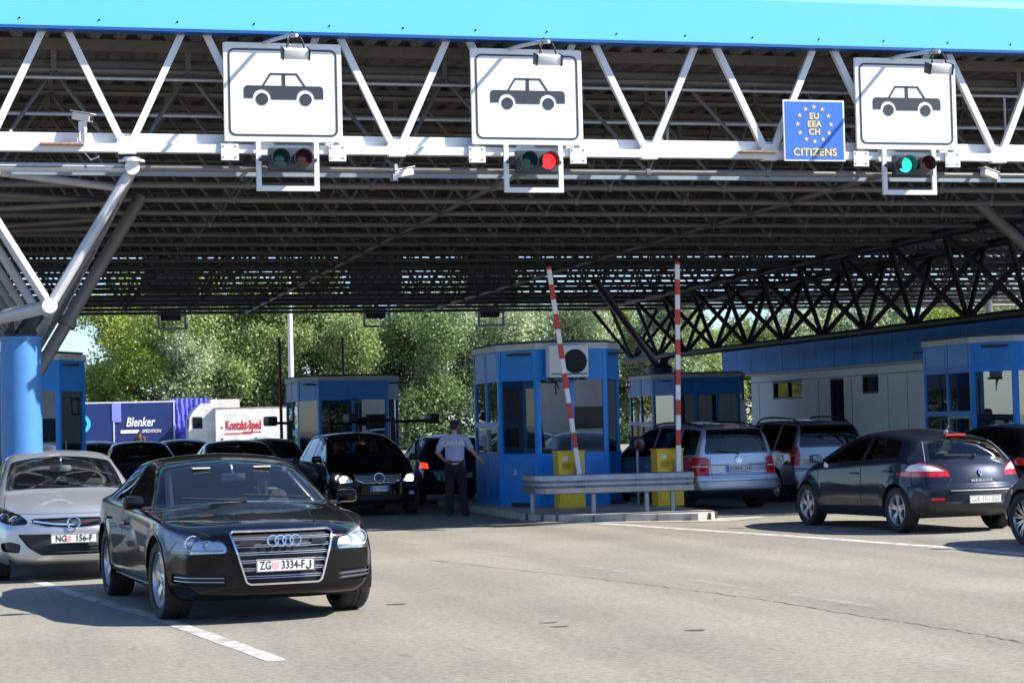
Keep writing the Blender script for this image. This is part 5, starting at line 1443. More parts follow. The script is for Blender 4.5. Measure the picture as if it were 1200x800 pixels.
def after_opel(car, S):
    emblem(car, S, 'front', .675, 'bolt', .068, off=.03)
    plate(car, S, 'front', .50, 'NG    156-F', shield=-.062, off=.03, sx=.86)
    g = [c for c in car.children if c.name.startswith('lower_grille')][0]; b = MB()
    for z in (.345, .38, .415): q = S.ribbon('front', [(-.42, z), (.42, z)], off=-.008, tube=.006); b.add(q.v, q.f)
    b.build('slat', M['tube_dark'], g)
    w = MB(); w.tube((-.60, 1.05, 1.065), (.05, .98, 1.12), .010, 6); w.tube((.0, 1.06, 1.06), (.56, .98, 1.10), .010, 6); w.build('wiper', M['black'], car)
    q = MB(); q.bar((-.18, .62, 1.10), (.02, .50, 1.16), .025, .03); q.bar((.02, .50, 1.16), (.16, .62, 1.08), .025, .03); q.bar((-.05, .56, 1.13), (.08, .56, 1.13), .02, .02); q.build('phone_mount', M['steel'], car)
    a = MB(); a.tube((-.2, -1.3, 1.43), (-.2, -1.45, 1.60), .006, 5); a.build('aerial', M['black'], car)
s['after'] = after_opel
make_car('hatchback', 'silver hatchback with a dark lower grille waiting behind the black saloon', s, (.69, 25.55, 0), math.pi + R(2.5))

# --- black compact minivan with lit headlights under the canopy
s = hatch(); s.update(W=1.78, yf=2.18, yr=-2.09, axles=(1.39, -1.39), paint=P_BLACK, rw=.318, track=1.54)
s['zt'] = [(2.18, .80), (2.06, .90), (1.8, .98), (1.5, 1.06), (1.33, 1.11), (1.2, 1.175), (.7, 1.42), (.35, 1.53), (0, 1.585), (-.5, 1.60), (-1.3, 1.56), (-1.75, 1.48), (-1.95, 1.25), (-2.05, 1.02), (-2.09, .88)]
s['zs'] = [(2.18, .69), (2.0, .78), (1.6, .88), (1.2, .94), (0, .99), (-1.2, 1.04), (-1.85, 1.06), (-2.0, .95), (-2.09, .82)]
s['zb'] = [(2.18, .25), (1.9, .2), (-1.8, .22), (-2.09, .34)]
s['ws'] = [(2.18, .76), (1.85, .86), (1.3, .882), (-1.3, .885), (-1.8, .85), (-2.09, .78)]
s['wt'] = [(2.18, .64), (1.7, .74), (1.25, .76), (.7, .68), (.35, .625), (-.4, .60), (-1.4, .585), (-1.75, .59), (-2.0, .68), (-2.09, .68)]
s['cr'] = [(2.18, .06), (1.3, .055), (-1.4, .055), (-2.09, .04)]
s['nose'] = [(.2, -.10), (.34, 0), (.6, 0), (.74, -.03), (.86, -.10)]
s.update(cowl=1.28, head=.35, back=-1.9, seat_z=.60, mirror=(1.0, 1.08), pf=.36)
s['glass'] = glass_for(s, [(1.16, .30, -.25, -.25), (-.33, -.33, -1.20, -1.20), (-1.27, -1.27, -1.80, -1.62)], ('rear', [(-.56, 1.48), (.56, 1.48), (.66, 1.08), (-.66, 1.08)]))
s['regions'] = [
    ('grille', 'front', fillet([(-.46, .80), (.46, .80), (.43, .70), (.30, .645), (-.30, .645), (-.43, .70)], .03, 3), M['black'], dict(off=-.02, rim=(.007, M['chrome']))),
    ('headlight', 'front', fillet([(.47, .655), (.52, .735), (.62, .80), (.80, .86), (.84, .80), (.82, .69), (.70, .645)], .04, 3), M['lamp_bowl'], dict(pair=True, lamp=True, lenses=[(.66, .725, .060, M['lit_lens']), (.755, .77, .035, M['lens'])])),
    ('lower_grille', 'front', fillet([(-.45, .42), (.45, .42), (.40, .30), (-.40, .30)], .02, 2), M['blackmatte'], dict(off=-.02)),
    ('fog_lamp', 'front', fillet([(.60, .40), (.60, .47), (.70, .47), (.72, .40)], .02, 3), M['lamp_bowl'], dict(pair=True)),
    ('tail_light', 'rear', fillet([(.62, .75), (.62, 1.02), (.80, 1.02), (.84, .80)], .03, 3), M['tail_red'], dict(pair=True))]
s['doors'] = [([(1.0, .31), (1.02, .6), (1.02, .93), (-.285, .985), (-.285, .31)], (-.10, .84)), ([(-.295, .31), (-.295, .985), (-1.25, 1.02), (-1.1, .7), (-.98, .31)], (-1.05, .88))]
s['lines'] = [('bonnet_gap', 'top', [(.70, 1.34), (.72, 1.7), (.55, 2.0)], M['blackmatte'], dict(pair=True)), ('bumper_strip', 'front', [(-.8, .56), (-.5, .575)], M['tube'], dict(tube=.008)), ('bumper_strip', 'front', [(.5, .575), (.8, .56)], M['tube'], dict(tube=.008)), ('roof_strip', 'top', [(.60, .2), (.585, -1.4)], M['chrome'], dict(pair=True, tube=.012, off=.008))]
def after_b(car, S):
    g = [c for c in car.children if c.name.startswith('grille')][0]; b = MB()
    for z, hw in ((.685, .37), (.725, .42), (.765, .44)): q = S.ribbon('front', [(-hw, z), (hw, z)], off=-.006, tube=.010); b.add(q.v, q.f)
    b.build('slat', M['steel'], g, True)
    emblem(car, S, 'front', .725, 'star', .098, off=.03)
    plate(car, S, 'front', .53, 'DC 718VW', w=.36, h=.11, blue=(-1, 1), off=.03, size=.075, sx=.78)
s['after'] = after_b
make_car('minivan', 'black compact minivan with lit headlights and three bar grille facing us in the shade', s, (6.78, 39.0, 0), math.pi + R(2))

# --- silver blue people carrier seen from behind
s = mpv()
def mpv_glass(s, rw=.66, z0=1.04, z1=1.49):
    return glass_for(s, [(1.12, .36, -.22, -.22), (-.30, -.30, -1.18, -1.18), (-1.26, -1.26, -1.98, -1.90)], ('rear', [(-rw + .10, z1), (rw - .10, z1), (rw, z0 + .05), (rw - .02, z0), (-rw + .02, z0), (-rw, z0 + .05)]))
s['glass'] = mpv_glass(s)
s['regions'] = [
    ('tail_light', 'rear', fillet([(.60, .655), (.58, .95), (.66, .985), (.86, .985), (.88, .66)], .03, 3), M['tail_red'], dict(pair=True)),
    ('bumper_base', 'rear', [(-.95, .20), (-.95, .385), (.95, .385), (.95, .20)], M['trim'], dict(off=0)),
    ('headlight', 'front', fillet([(.48, .66), (.50, .76), (.80, .84), (.84, .70)], .03, 3), M['lamp_bowl'], dict(pair=True, lamp=True)),
    ('lower_grille', 'front', [(-.5, .35), (-.5, .5), (.5, .5), (.5, .35)], M['trim'], dict(off=-.02))]
s['doors'] = [([(1.02, .31), (1.04, .6), (1.04, .92), (-.255, .955), (-.255, .31)], (-.08, .80)), ([(-.265, .31), (-.265, .955), (-1.22, .985), (-1.06, .7), (-.94, .31)], (-1.02, .82))]
s['lines'] = [('tailgate_gap', 'rear', [(-.56, .60), (.56, .60), (.57, .98)], M['blackmatte'], {}), ('tailgate_gap', 'rear', [(-.56, .60), (-.57, .98)], M['blackmatte'], {}), ('bumper_moulding', 'rear', [(-.84, .545), (.84, .545)], M['blackmatte'], dict(w=.012)), ('tailgate_moulding', 'rear', [(-.55, .835), (-.2, .84)], M['chrome'], dict(tube=.008)), ('tailgate_moulding', 'rear', [(.2, .84), (.55, .835)], M['chrome'], dict(tube=.008))]
def rails(car, S, m, arch=0.04):
    for sg in (1, -1):
        pts = []
        for k in range(13):
            y = .15 - 1.95 * k / 12; H = S.hit('top', sg * (S.F['wt'](y) - .06), y)
            e = min(1, min(k, 12 - k) / 1.5)
            pts.append(H[0] + Vector((0, 0, arch * e + .005)))
        q = MB(); q.path(pts, .018, 8); q.build('roof_rail', m, car, True)
def after_touran(car, S):
    rails(car, S, M['black'])
    emblem(car, S, 'rear', .93, 'letters', .065, off=.012)
    plate(car, S, 'rear', .765, 'DON\u00b7K 134', blue=(-1,), off=.014, size=.088)
    for sg in (1, -1):
        ls = MB(); H = S.hit('rear', sg * .70, .80); q = S.ribbon('rear', [(sg * .62, .815), (sg * .84, .815)], off=.004, tube=.016); q.build('clear_band', M['tail_white'], car, True)
    h = MB(); H = S.hit('rear', 0, 1.54); h.bbox(H[0] + Vector((0, -.01, .0)), (.34, .03, .03), .008); h.build('brake_lamp', M['tail_red'], car)
    w = MB(); H = S.hit('rear', 0.0, 1.05); w.tube(H[0] + Vector((0, -.02, .0)), H[0] + Vector((-.45, -.0, .045)), .010, 6); w.ball(H[0] + Vector((0, -.02, 0)), .025, 8, 6); w.build('wiper', M['black'], car)
s['after'] = after_touran
h9 = R(8); rc = Vector((13.12, 34.4, 0)); f_ = Vector((-math.sin(h9), math.cos(h9), 0))
touran = make_car('minivan', 'pale silver blue minivan seen from behind beside the right barrier', s, rc + f_ * 2.19, h9)

# --- grey people carrier with roof rails
s = mpv(); s.update(paint=colour('lacquer_light_grey', (0.34, 0.355, 0.37), 0.65, 0.36, 0.06), privacy=True, wheel=SP5)
s['zt'] = [(y, z + (.02 if -1.95 < y < .9 else 0)) for y, z in s['zt']]
s['glass'] = mpv_glass(s, .68, 1.08, 1.52)
s['regions'] = [('tail_light', 'rear', fillet([(.70, .72), (.68, .95), (.70, 1.10), (.80, 1.12), (.89, 1.0), (.89, .74)], .03, 3), M['tail_red'], dict(pair=True)),
    ('headlight', 'front', fillet([(.48, .66), (.50, .76), (.80, .84), (.84, .70)], .03, 3), M['lamp_bowl'], dict(pair=True, lamp=True)),
    ('bumper_base', 'rear', [(-.95, .20), (-.95, .36), (.95, .36), (.95, .20)], M['trim'], dict(off=0))]
s['doors'] = [([(1.02, .31), (1.04, .6), (1.04, .92), (-.255, .955), (-.255, .31)], (-.08, .80)), ([(-.265, .31), (-.265, .955), (-1.22, .985), (-1.06, .7), (-.94, .31)], (-1.02, .82))]
s['lines'] = [('tailgate_gap', 'rear', [(-.60, .55), (.60, .55)], M['blackmatte'], {})]
def after_zaf(car, S):
    rails(car, S, M['black'], .075)
    plate(car, S, 'rear', .70, 'VK 482-DN', off=.014)
    for sg in (1, -1):
        q = S.ribbon('rear', [(sg * .72, .93), (sg * .86, .93)], off=.004, tube=.022); q.build('indicator', mat('indicator_amber', (.7, .22, .02), .2, coat=1), car, True)
s['after'] = after_zaf
make_car('minivan', 'grey minivan with dark rear glass and arched roof rails ahead of the dark hatchback', s, (15.75, 38.6, 0), R(3))

# --- dark hatchback on the right, seen from behind
s = hatch(); s.update(paint=P_DBLUE, yf=2.12, yr=-2.16, axles=(1.32, -1.32), wheel=TW5, rw=.325, track=1.575, frame_mat=M['black'])
s['zt'] = [(2.12, .74), (2.0, .83), (1.7, .92), (1.35, .99), (1.18, 1.03), (1.05, 1.085), (.6, 1.29), (.25, 1.405), (-.1, 1.46), (-.45, 1.47), (-1.1, 1.42), (-1.5, 1.35), (-1.80, 1.17), (-1.96, 1.04), (-2.06, .96), (-2.16, .76)]
s['zs'] = [(2.12, .63), (1.9, .74), (1.5, .83), (1.1, .90), (0, .955), (-1.0, 1.01), (-1.5, 1.03), (-1.8, 1.00), (-2.0, .90), (-2.16, .70)]
s['zb'] = [(2.12, .24), (1.9, .19), (-1.8, .22), (-2.16, .32)]
s['ws'] = [(2.12, .76), (1.8, .87), (1.3, .895), (0, .90), (-1.3, .905), (-1.8, .87), (-2.16, .80)]
s['wt'] = [(2.12, .64), (1.7, .74), (1.2, .76), (.6, .67), (.25, .61), (-.4, .58), (-1.1, .56), (-1.5, .58), (-1.80, .66), (-2.0, .72), (-2.16, .72)]
s['cr'] = [(2.12, .06), (1.2, .055), (-1.3, .06), (-1.9, .055), (-2.16, .03)]
s['tail'] = [(.3, -.02), (.42, .05), (.62, .045), (.70, .0), (.76, -.02)]
s.update(pr=.30, ppr=2.6)
s['glass'] = glass_for(s, [(.94, .20, -.30, -.30), (-.37, -.37, -1.34, -1.10)], ('top', [(-.52, -1.52), (0, -1.48), (.52, -1.52), (.66, -1.80), (.60, -1.88), (.3, -1.92), (-.3, -1.92), (-.60, -1.88), (-.66, -1.80)]))
TL = fillet([(.42, .80), (.44, .885), (.62, .96), (.80, 1.00), (.90, .98), (.93, .88), (.90, .82), (.60, .79)], .02, 3)
s['regions'] = [
    ('tail_light', 'rear', fillet([(.46, .80), (.46, .875), (.86, .875), (.905, .835), (.88, .80)], .012, 2), M['tail_red'], dict(pair=True)),
    ('tail_light_clear', 'rear', fillet([(.47, .876), (.60, .945), (.77, .985), (.84, .965), (.87, .876)], .02, 3), M['tail_white'], dict(pair=True)),
    ('bumper_base', 'rear', [(-.95, .20), (-.95, .42), (-.60, .45), (.60, .45), (.95, .42), (.95, .20)], M['trim'], dict(off=0)),
    ('headlight', 'front', fillet([(.50, .66), (.52, .75), (.80, .86), (.85, .74)], .03, 3), M['lamp_bowl'], dict(pair=True, lamp=True)),
    ('lower_grille', 'front', [(-.5, .33), (-.5, .5), (.5, .5), (.5, .33)], M['trim'], dict(off=-.02))]
s['doors'] = [([(.92, .31), (.96, .60), (.95, .89), (-.335, .945), (-.335, .31)], (-.16, .83)), ([(-.345, .31), (-.345, .945), (-1.25, .99), (-1.15, .75), (-.95, .55), (-.86, .31)], (-1.10, .87))]
s['lines'] = [('tailgate_gap', 'rear', [(-.42, .80), (-.56, .62), (-.52, .565), (.52, .565), (.56, .62), (.42, .80)], M['blackmatte'], dict(w=.010)), ('tailgate_moulding', 'rear', [(-.5, .60), (.5, .60)], M['tube'], dict(tube=.012)), ('rear_reflector', 'rear', [(.58, .475), (.74, .48)], M['tail_red'], dict(pair=True, tube=.022)), ('lamp_edge', 'rear', [(.47, .880), (.60, .949), (.77, .989)], M['tail_red'], dict(pair=True, tube=.009)), ('window_trim', 'top', [(-.545, -1.50), (-.69, -1.80)], M['steel'], dict(pair=True, tube=.007))]
def after_megane(car, S):
    emblem(car, S, 'rear', .84, 'diamond', .05, off=.012)
    H = S.hit('rear', 0, .735); t = text_mb('MEGANE', .05, .006, sx=1.5, spacing=1.25, bold=.002); t.xform(Matrix.Translation(H[0] + Vector((0, -.012, 0)))); t.build('lettering', M['chrome'], car, fix=False)
    plate(car, S, 'rear', .475, 'GA 151 EG', off=.03, size=.095, ink=mat('plate_faded_ink', (.35, .35, .36), .5))
    b = MB(); b.bbox((0, -1.505, 1.372), (.34, .06, .03), .01); b.build('brake_lamp', M['tail_red'], car)
    a = MB(); a.ball((0, -1.28, 1.415), (.022, .05, .03), 8, 6); a.tube((0, -1.27, 1.42), (0, -1.36, 1.50), .006, 5); a.build('aerial', M['cam_white'], car)
    w = MB(); H = S.hit('rear', 0.02, .99) or S.hit('top', .02, -1.9); p = S.hit('top', .02, -1.93)[0] + Vector((0, -.02, .03)); q = S.hit('top', -.42, -1.86)[0] + Vector((0, -.02, .03)); w.tube(p, q, .014, 6); w.ball(p, .03, 8, 6); w.build('wiper', M['black'], car)
    f = MB(); H = S.hit('side', .72, .93, -1); H and f.box(H[0] + H[1] * .006, (.008, .12, .07), Matrix.Rotation(.3, 3, 'X')); f.build('side_sticker', M['paper'], car)
s['after'] = after_megane
h6 = R(5.8); mc = Vector((13.10, 27.6, 0))
make_car('hatchback', 'dark blue grey hatchback with red and clear tail lights, seen from behind at the right', s, mc, h6)

# --- grey hatchback cut off at the right edge
s = hatch(); s.update(paint=P_GREY, wheel=TW10, rw=.335, ra=.365)
s['glass'] = glass_for(s, [(.98, .20, -.28, -.28), (-.36, -.36, -1.42, -1.25)], ('top', [(-.56, -1.62), (.56, -1.62), (.64, -1.93), (-.64, -1.93)]))
s['regions'] = [('headlight', 'front', fillet([(.50, .66), (.52, .75), (.80, .86), (.85, .74)], .03, 3), M['lamp_bowl'], dict(pair=True, lamp=True)), ('tail_light', 'rear', fillet([(.50, .82), (.50, .93), (.80, .97), (.84, .84)], .03, 3), M['tail_red'], dict(pair=True)), ('lower_grille', 'front', [(-.5, .33), (-.5, .5), (.5, .5), (.5, .33)], M['trim'], dict(off=-.02))]
s['doors'] = [([(.98, .31), (1.02, .60), (1.0, .885), (-.315, .935), (-.315, .31)], (-.14, .79))]
make_car('hatchback', 'metallic grey car with many spoked wheels cut off by the right edge', s, (13.42, 21.45, 0), R(4))

# --- dark car by the officer, tail lamp lit
def plain_hatch(pm, lit=False, mesh_step=.06):
    s = hatch(); s.update(paint=pm, step=mesh_step)
    s['glass'] = glass_for(s, [(.98, .20, -.28, -.28), (-.36, -.36, -1.42, -1.25)], ('top', [(-.56, -1.62), (.56, -1.62), (.64, -1.93), (-.64, -1.93)]))
    s['regions'] = [('headlight', 'front', fillet([(.50, .66), (.52, .75), (.80, .86), (.85, .74)], .03, 3), M['lamp_bowl'], dict(pair=True, lamp=True)), ('tail_light', 'rear', fillet([(.66, .76), (.66, .89), (.80, .92), (.83, .79)], .03, 3), M['tail_lit'] if lit else M['tail_red'], dict(pair=True)), ('grille', 'front', fillet([(-.45, .66), (-.45, .74), (.45, .74), (.45, .66)], .02, 2), M['black'], dict(off=-.02, rim=(.006, M['chrome']))), ('lower_grille', 'front', [(-.5, .33), (-.5, .5), (.5, .5), (.5, .33)], M['trim'], dict(off=-.02)),
        ('bumper_base', 'rear', [(-.95, .20), (-.95, .42), (.95, .42), (.95, .20)], M['trim'], dict(off=0))]
    s['doors'] = [([(.98, .31), (1.02, .60), (1.0, .885), (-.315, .935), (-.315, .31)], (-.14, .79)), ([(-.325, .31), (-.325, .935), (-1.40, .97), (-1.20, .75), (-.95, .55), (-.88, .31)], (-1.12, .82))]
    def aft(car, S): plate(car, S, 'front', .52, 'VU 627-AK', off=.02); plate(car, S, 'rear', .62, 'VU 627-AK', off=.02)
    s['after'] = aft
    return s
proto = make_car('hatchback', 'navy car waiting behind the silver hatchback, in front of the blue trailer', plain_hatch(P_NAVY, mesh_step=.055), (3.15, 47.6, 0), math.pi, 'cars queueing far back on the left')
for pm, x, y, h_, lab, grp in ((P_WHITE, 2.5, 55.5, math.pi, 'white car waiting far back beside the left booth', 1), (P_TEAL, 4.75, 54.0, math.pi, 'pale teal car waiting in the queue behind the navy car', 1),
        (colour('lacquer_skylit_blue', (0.05, 0.09, 0.20), 0.4), 4.70, 41.2, math.pi, 'mid blue car whose roof shows just above the black saloon roof', 1), (P_LBLUE, 6.05, 46.6, math.pi, 'pale blue car between the black saloon roof and the shaded booth', 1),  # both blues lightened in place of sky reflected on the roofs
        (P_DBLUE, 9.55, 43.4, R(-3), 'dark car with a glowing tail lamp standing just behind the officer', 0), (P_BLACK, 17.25, 32.1, R(2), 'dark car in the far right lane showing one red tail lamp', 0)):
    c = copy_tree(proto); c.location = (x, y, 0); c.rotation_euler.z = h_; c['label'] = lab
    if not grp: del c['group']
    recolour(c, [P_NAVY], pm)
    if 'glowing' in lab: recolour(c, [M['tail_red']], M['tail_lit'])
# ------------------------------------------------------------------ people
def fuse(caps, balls, voxel, smooth=4):
    mb = MB()
    for p0, p1, r0, r1 in caps:
        mb.tube(p0, p1, r0, 12, r1); mb.ball(p0, r0, 12, 8); mb.ball(p1, r1, 12, 8)
    for c, r in balls: mb.ball(c, r, 16, 12)
    me = mb.mesh('fuse'); o = bpy.data.objects.new('fuse', me); COL.objects.link(o)
    m = o.modifiers.new('r', 'REMESH'); m.mode = 'VOXEL'; m.voxel_size = voxel
    if smooth:
        k = o.modifiers.new('s', 'SMOOTH'); k.factor = 0.5; k.iterations = smooth
    dg = bpy.context.evaluated_depsgraph_get()
    out = bpy.data.meshes.new_from_object(o.evaluated_get(dg))
    bpy.data.objects.remove(o); bpy.data.meshes.remove(me)
    out.polygons.foreach_set('use_smooth', [True] * len(out.polygons)); out.materials.clear()
    return out
def V3(*a): return Vector(a)
def head_balls(c, f=1.0):
    """head facing +y, centre c"""
    c = Vector(c)
    b = [(c + V3(0, -.008, .022), (.074 * f, .094 * f, .092 * f)), (c + V3(0, .020, -.045), (.056 * f, .068 * f, .070 * f)), (c + V3(0, .058, -.088), (.026, .022, .020)),
         (c + V3(0, .092, -.018), (.012, .020, .024)), (c + V3(0, .100, -.030), (.015, .014, .011)), (c + V3(0, .080, .022), (.050, .016, .010)), (c + V3(0, .082, -.062), (.024, .012, .007)), (c + V3(0, .080, -.072), (.020, .012, .007))]
    for s in (-1, 1): b += [(c + V3(s * .074, -.01, -.008), (.010, .020, .032)), (c + V3(s * .040, .062, -.028), (.026, .026, .020))]
    return b
def hand_caps(w, d, up, side, curl=0.5):
    """w wrist, d pointing direction, up back-of-hand normal, side towards the thumb"""
    w, d, up, side = (Vector(q) for q in (w, d, up, side)); d.normalize(); up.normalize(); side.normalize()
    caps = [(w, w + d * .045, .026, .030)]
    pal = w + d * .085
    for k, (o, l) in enumerate(((.030, .072), (.010, .080), (-.010, .074), (-.029, .058))):
        a = pal + side * o; caps.append((w + d * .03 + side * o * .8, a, .014, .0105))
        dd = (d - up * curl * .5).normalized(); b = a + dd * l * .5; d2 = (d - up * curl * 1.5).normalized(); e = b + d2 * l * .5
        caps += [(a, b, .0098, .0088), (b, e, .0088, .0075)]
    t0 = w + d * .025 + side * .026; t1 = t0 + (d * .6 + side * .7 - up * .2).normalized() * .040; t2 = t1 + (d * .9 + side * .15 - up * .3).normalized() * .032
    caps += [(t0, t1, .014, .011), (t1, t2, .011, .009)]
    return caps
def person_body(J, t, voxel, skin=None):
    """continuous figure through the joints in J"""
    caps = [(J['pel'], J['bel'], .125, .118), (J['bel'], J['che'], .118, .135), (J['che'], J['nb'], .12, .062), (J['nb'], J['nt'], .058, .054)]
    balls = head_balls(J['head'])
    for s, q in ((1, 'r'), (-1, 'l')):
        sh, el, wr = J['sh' + q], J['el' + q], J['wr' + q]
        hp, kn, an, to = J['hp' + q], J['kn' + q], J['an' + q], J['to' + q]
        caps += [(J['nb'] - V3(0, 0, .06), sh, .07, .062), (sh, el, .056, .042), (el, wr, .042, .027), (hp, kn, .088, .060), (kn, an, .058, .040), (an, to, .040, .030), (J['pel'], hp, .11, .09)]
        d = Vector(wr) - Vector(el); caps += hand_caps(wr, J.get('hd' + q, d), J.get('hu' + q, (0, 0, 1)), J.get('hs' + q, (-s, 0, 0)), J.get('curl', .6))
    me = fuse(caps, balls, voxel, 3)
    return link('body', me, skin or M['skin'], t)

# officer with his back to us
of = thing('person', 'officer in a lilac shirt and dark cap, back to us, beside the booth window', 'person', (8.12, 35.95, 0), R(-22))
J = dict(pel=V3(0, 0, .95), bel=V3(0, .01, 1.10), che=V3(0, -.01, 1.32), nb=V3(0, -.02, 1.49), nt=V3(0, .0, 1.57), head=V3(0, .025, 1.665),
         shr=V3(.195, -.02, 1.435), elr=V3(.315, .06, 1.20), wrr=V3(.42, .20, 1.055), shl=V3(-.195, -.02, 1.435), ell=V3(-.315, -.06, 1.19), wrl=V3(-.205, .06, 1.03),
         hpr=V3(.10, 0, .90), knr=V3(.135, .02, .50), anr=V3(.165, -.01, .09), tor=V3(.20, .13, .045), hpl=V3(-.10, 0, .90), knl=V3(-.115, .02, .50), anl=V3(-.125, -.02, .09), tol=V3(-.165, .12, .045),
         hur=(.2, -.3, 1), hsr=(-1, .4, 0), hdl=(.75, .35, -.35), hul=(-.3, -.6, .5), hsl=(0, .2, 1), curl=.45)
person_body(J, of, .0085)
sh = fuse([(V3(0, .0, .985), V3(0, .01, 1.12), .148, .142), (V3(0, .01, 1.12), V3(0, -.01, 1.33), .142, .15), (V3(0, -.01, 1.35), V3(0, -.02, 1.475), .135, .072),
           (V3(-.05, 0, 1.0), V3(-.085, -.01, 1.38), .125, .105), (V3(.05, 0, 1.0), V3(.085, -.01, 1.38), .125, .105)] +
          [(V3(s * .03, -.02, 1.45), V3(s * .20, -.02, 1.43), .080, .076) for s in (-1, 1)] + [(J['shr'], J['shr'].lerp(J['elr'], .72), .076, .068), (J['shl'], J['shl'].lerp(J['ell'], .72), .076, .068)], [], .012, 3)
link('shirt', sh, M['shirt'], of)
tr = fuse([(V3(0, 0, .96), V3(0, 0, .88), .142, .15), (V3(-.05, 0, .97), V3(-.06, 0, .88), .125, .12), (V3(.05, 0, .97), V3(.06, 0, .88), .125, .12)] + [c for s in 'rl' for c in ((J['hp' + s], J['kn' + s], .108, .086), (J['kn' + s], J['an' + s] + V3(0, 0, .0), .086, .078))], [], .012, 3)
link('trousers', tr, M['trousers'], of)
b = MB(); b.lathe([(.152, .985), (.158, .99), (.158, 1.02), (.152, 1.025)], 28, closed=False); b.v = [(x * 1.12, y * .93, z) for x, y, z in b.v]; b.build('belt', M['black'], of, True)
b = MB(); b.bbox((.175, -.03, .97), (.05, .09, .15), .012); b.build('holster', M['black'], of)
b = MB(); b.bbox((-.09, -.155, 1.0), (.08, .04, .09), .01); b.build('belt_pouch', M['black'], of)
b = MB(); b.ball((0, .02, 1.725), (.088, .108, .062), 20, 12); b.lathe([(.083, 1.685), (.085, 1.73)], 24, c=(0, .018, 0)); b.v = [(x, (y - .02) * 1.12 + .02 if abs(z - 1.7) < .05 else y, z) for x, y, z in b.v]
b.box((0, .15, 1.69), (.13, .10, .012), Matrix.Rotation(R(-14), 3, 'X')); b.build('cap', M['navy'], of, True)
h = fuse([], [(V3(0, -.035, 1.665), (.073, .072, .055)), (V3(0, -.05, 1.63), (.060, .045, .035))], .009, 2); link('hair', h, M['hair'], of)
for s in 'rl':
    q = fuse([(J['an' + s] + V3(0, -.03, -.04), J['to' + s] + V3(0, .02, 0), .048, .040)], [], .010, 3); link('shoe', q, M['shoe'], of)
t = text_mb('CARINA', .125, .004, bold=.003, sx=.92)
for i, (x, y, z) in enumerate(t.v): t.v[i] = (x, y - .168 + .30 * x * x, z + 1.345)
t.build('lettering', M['plate'], of, fix=False)

def seated(label, car_loc, car_h, x, cloth, glasses=False, tie=False, voxel=.011, dz=0.0, wheel=True, dy=0.0, skin=None):
    t = thing('person', label, 'person', car_loc, car_h)
    o = V3(x, dy, dz)
    J = dict(pel=V3(0, -.06, .62), bel=V3(0, -.10, .76), che=V3(0, -.16, .95), nb=V3(0, -.17, 1.09), nt=V3(0, -.14, 1.15), head=V3(0, -.115, 1.245),
        shr=V3(.185, -.17, 1.04), elr=V3(.25, .02, .84), wrr=V3(.15, .30, .93) if wheel else V3(.10, .22, .72), shl=V3(-.185, -.17, 1.04), ell=V3(-.25, .02, .84), wrl=V3(-.15, .30, .93) if wheel else V3(-.10, .22, .72),
        hpr=V3(.09, -.02, .60), knr=V3(.13, .40, .66), anr=V3(.12, .66, .44), tor=V3(.12, .80, .42), hpl=V3(-.09, -.02, .60), knl=V3(-.13, .40, .66), anl=V3(-.12, .66, .44), tol=V3(-.12, .80, .42), curl=1.0)
    J = {k: (v + o if isinstance(v, Vector) else v) for k, v in J.items()}
    person_body(J, t, voxel, skin)
    c = fuse([(J['pel'], J['bel'], .14, .135), (J['bel'], J['che'], .135, .148), (J['che'], J['nb'] - V3(0, 0, .02), .135, .075), (J['nb'] - V3(0, 0, .05), J['shr'], .08, .08), (J['nb'] - V3(0, 0, .05), J['shl'], .08, .08),
              (J['shr'], J['elr'], .074, .062), (J['elr'], J['elr'].lerp(J['wrr'], .92), .062, .045), (J['shl'], J['ell'], .074, .062), (J['ell'], J['ell'].lerp(J['wrl'], .92), .062, .045)], [], .014, 3)
    link('jacket', c, cloth, t)
    hc = J['head']; h = fuse([], [(hc + V3(0, -.028, .045), (.079, .090, .082)), (hc + V3(0, -.06, -.01), (.066, .05, .07))], .010, 2); link('hair', h, M['hair'], t)
    e = MB()
    if glasses:
        for s in (-1, 1):
            e.bbox(hc + V3(s * .034, .087, .002), (.058, .012, .036), .006); e.bar(hc + V3(s * .062, .085, .006), hc + V3(s * .078, -.01, .004), .006, .008)
        e.bar(hc + V3(-.01, .09, .006), hc + V3(.01, .09, .006), .006, .006); e.build('sunglasses', M['black'], t)
    else:
        for s in (-1, 1): e.ball(hc + V3(s * .031, .078, .003), (.013, .010, .008), 8, 6)
        e.build('eye', M['shirt_white'], t)
    if tie:
        q = MB(); k = J['nb']
        q.add([k + V3(-.055, .055, .03), k + V3(.055, .055, .03), k + V3(.035, .14, -.10), k + V3(0, .155, -.16), k + V3(-.035, .14, -.10)], [(0, 4, 3, 2, 1)])
        q.path([k + V3(.058 * math.cos(a), .058 * math.sin(a) + .005, .035 + .012 * math.sin(a)) for a in [i * math.pi / 8 for i in range(16)]], .016, 6, True)
        q.build('shirt_collar', M['shirt_white'], t)
        q = MB(); q.bar(k + V3(0, .075, .015), k + V3(0, .165, -.15), .038, .012, up=(0, 1, .5)); q.build('tie', M['suit'], t)
    return t
seated('driver in sunglasses, dark suit and tie at the wheel of the black saloon', ctr, AUDI_H, -.39, M['suit'], True, True, .009, dz=-.03, dy=.08)
seated('driver of the black minivan, seen dimly through its windscreen', V3(6.78, 39.0, 0), math.pi + R(2), -.36, M['navy'], dz=.10, dy=.12)
seated('front passenger of the black minivan, seen dimly beside its driver', V3(6.78, 39.0, 0), math.pi + R(2), .36, M['suit'], dz=.06, wheel=False, dy=.10)

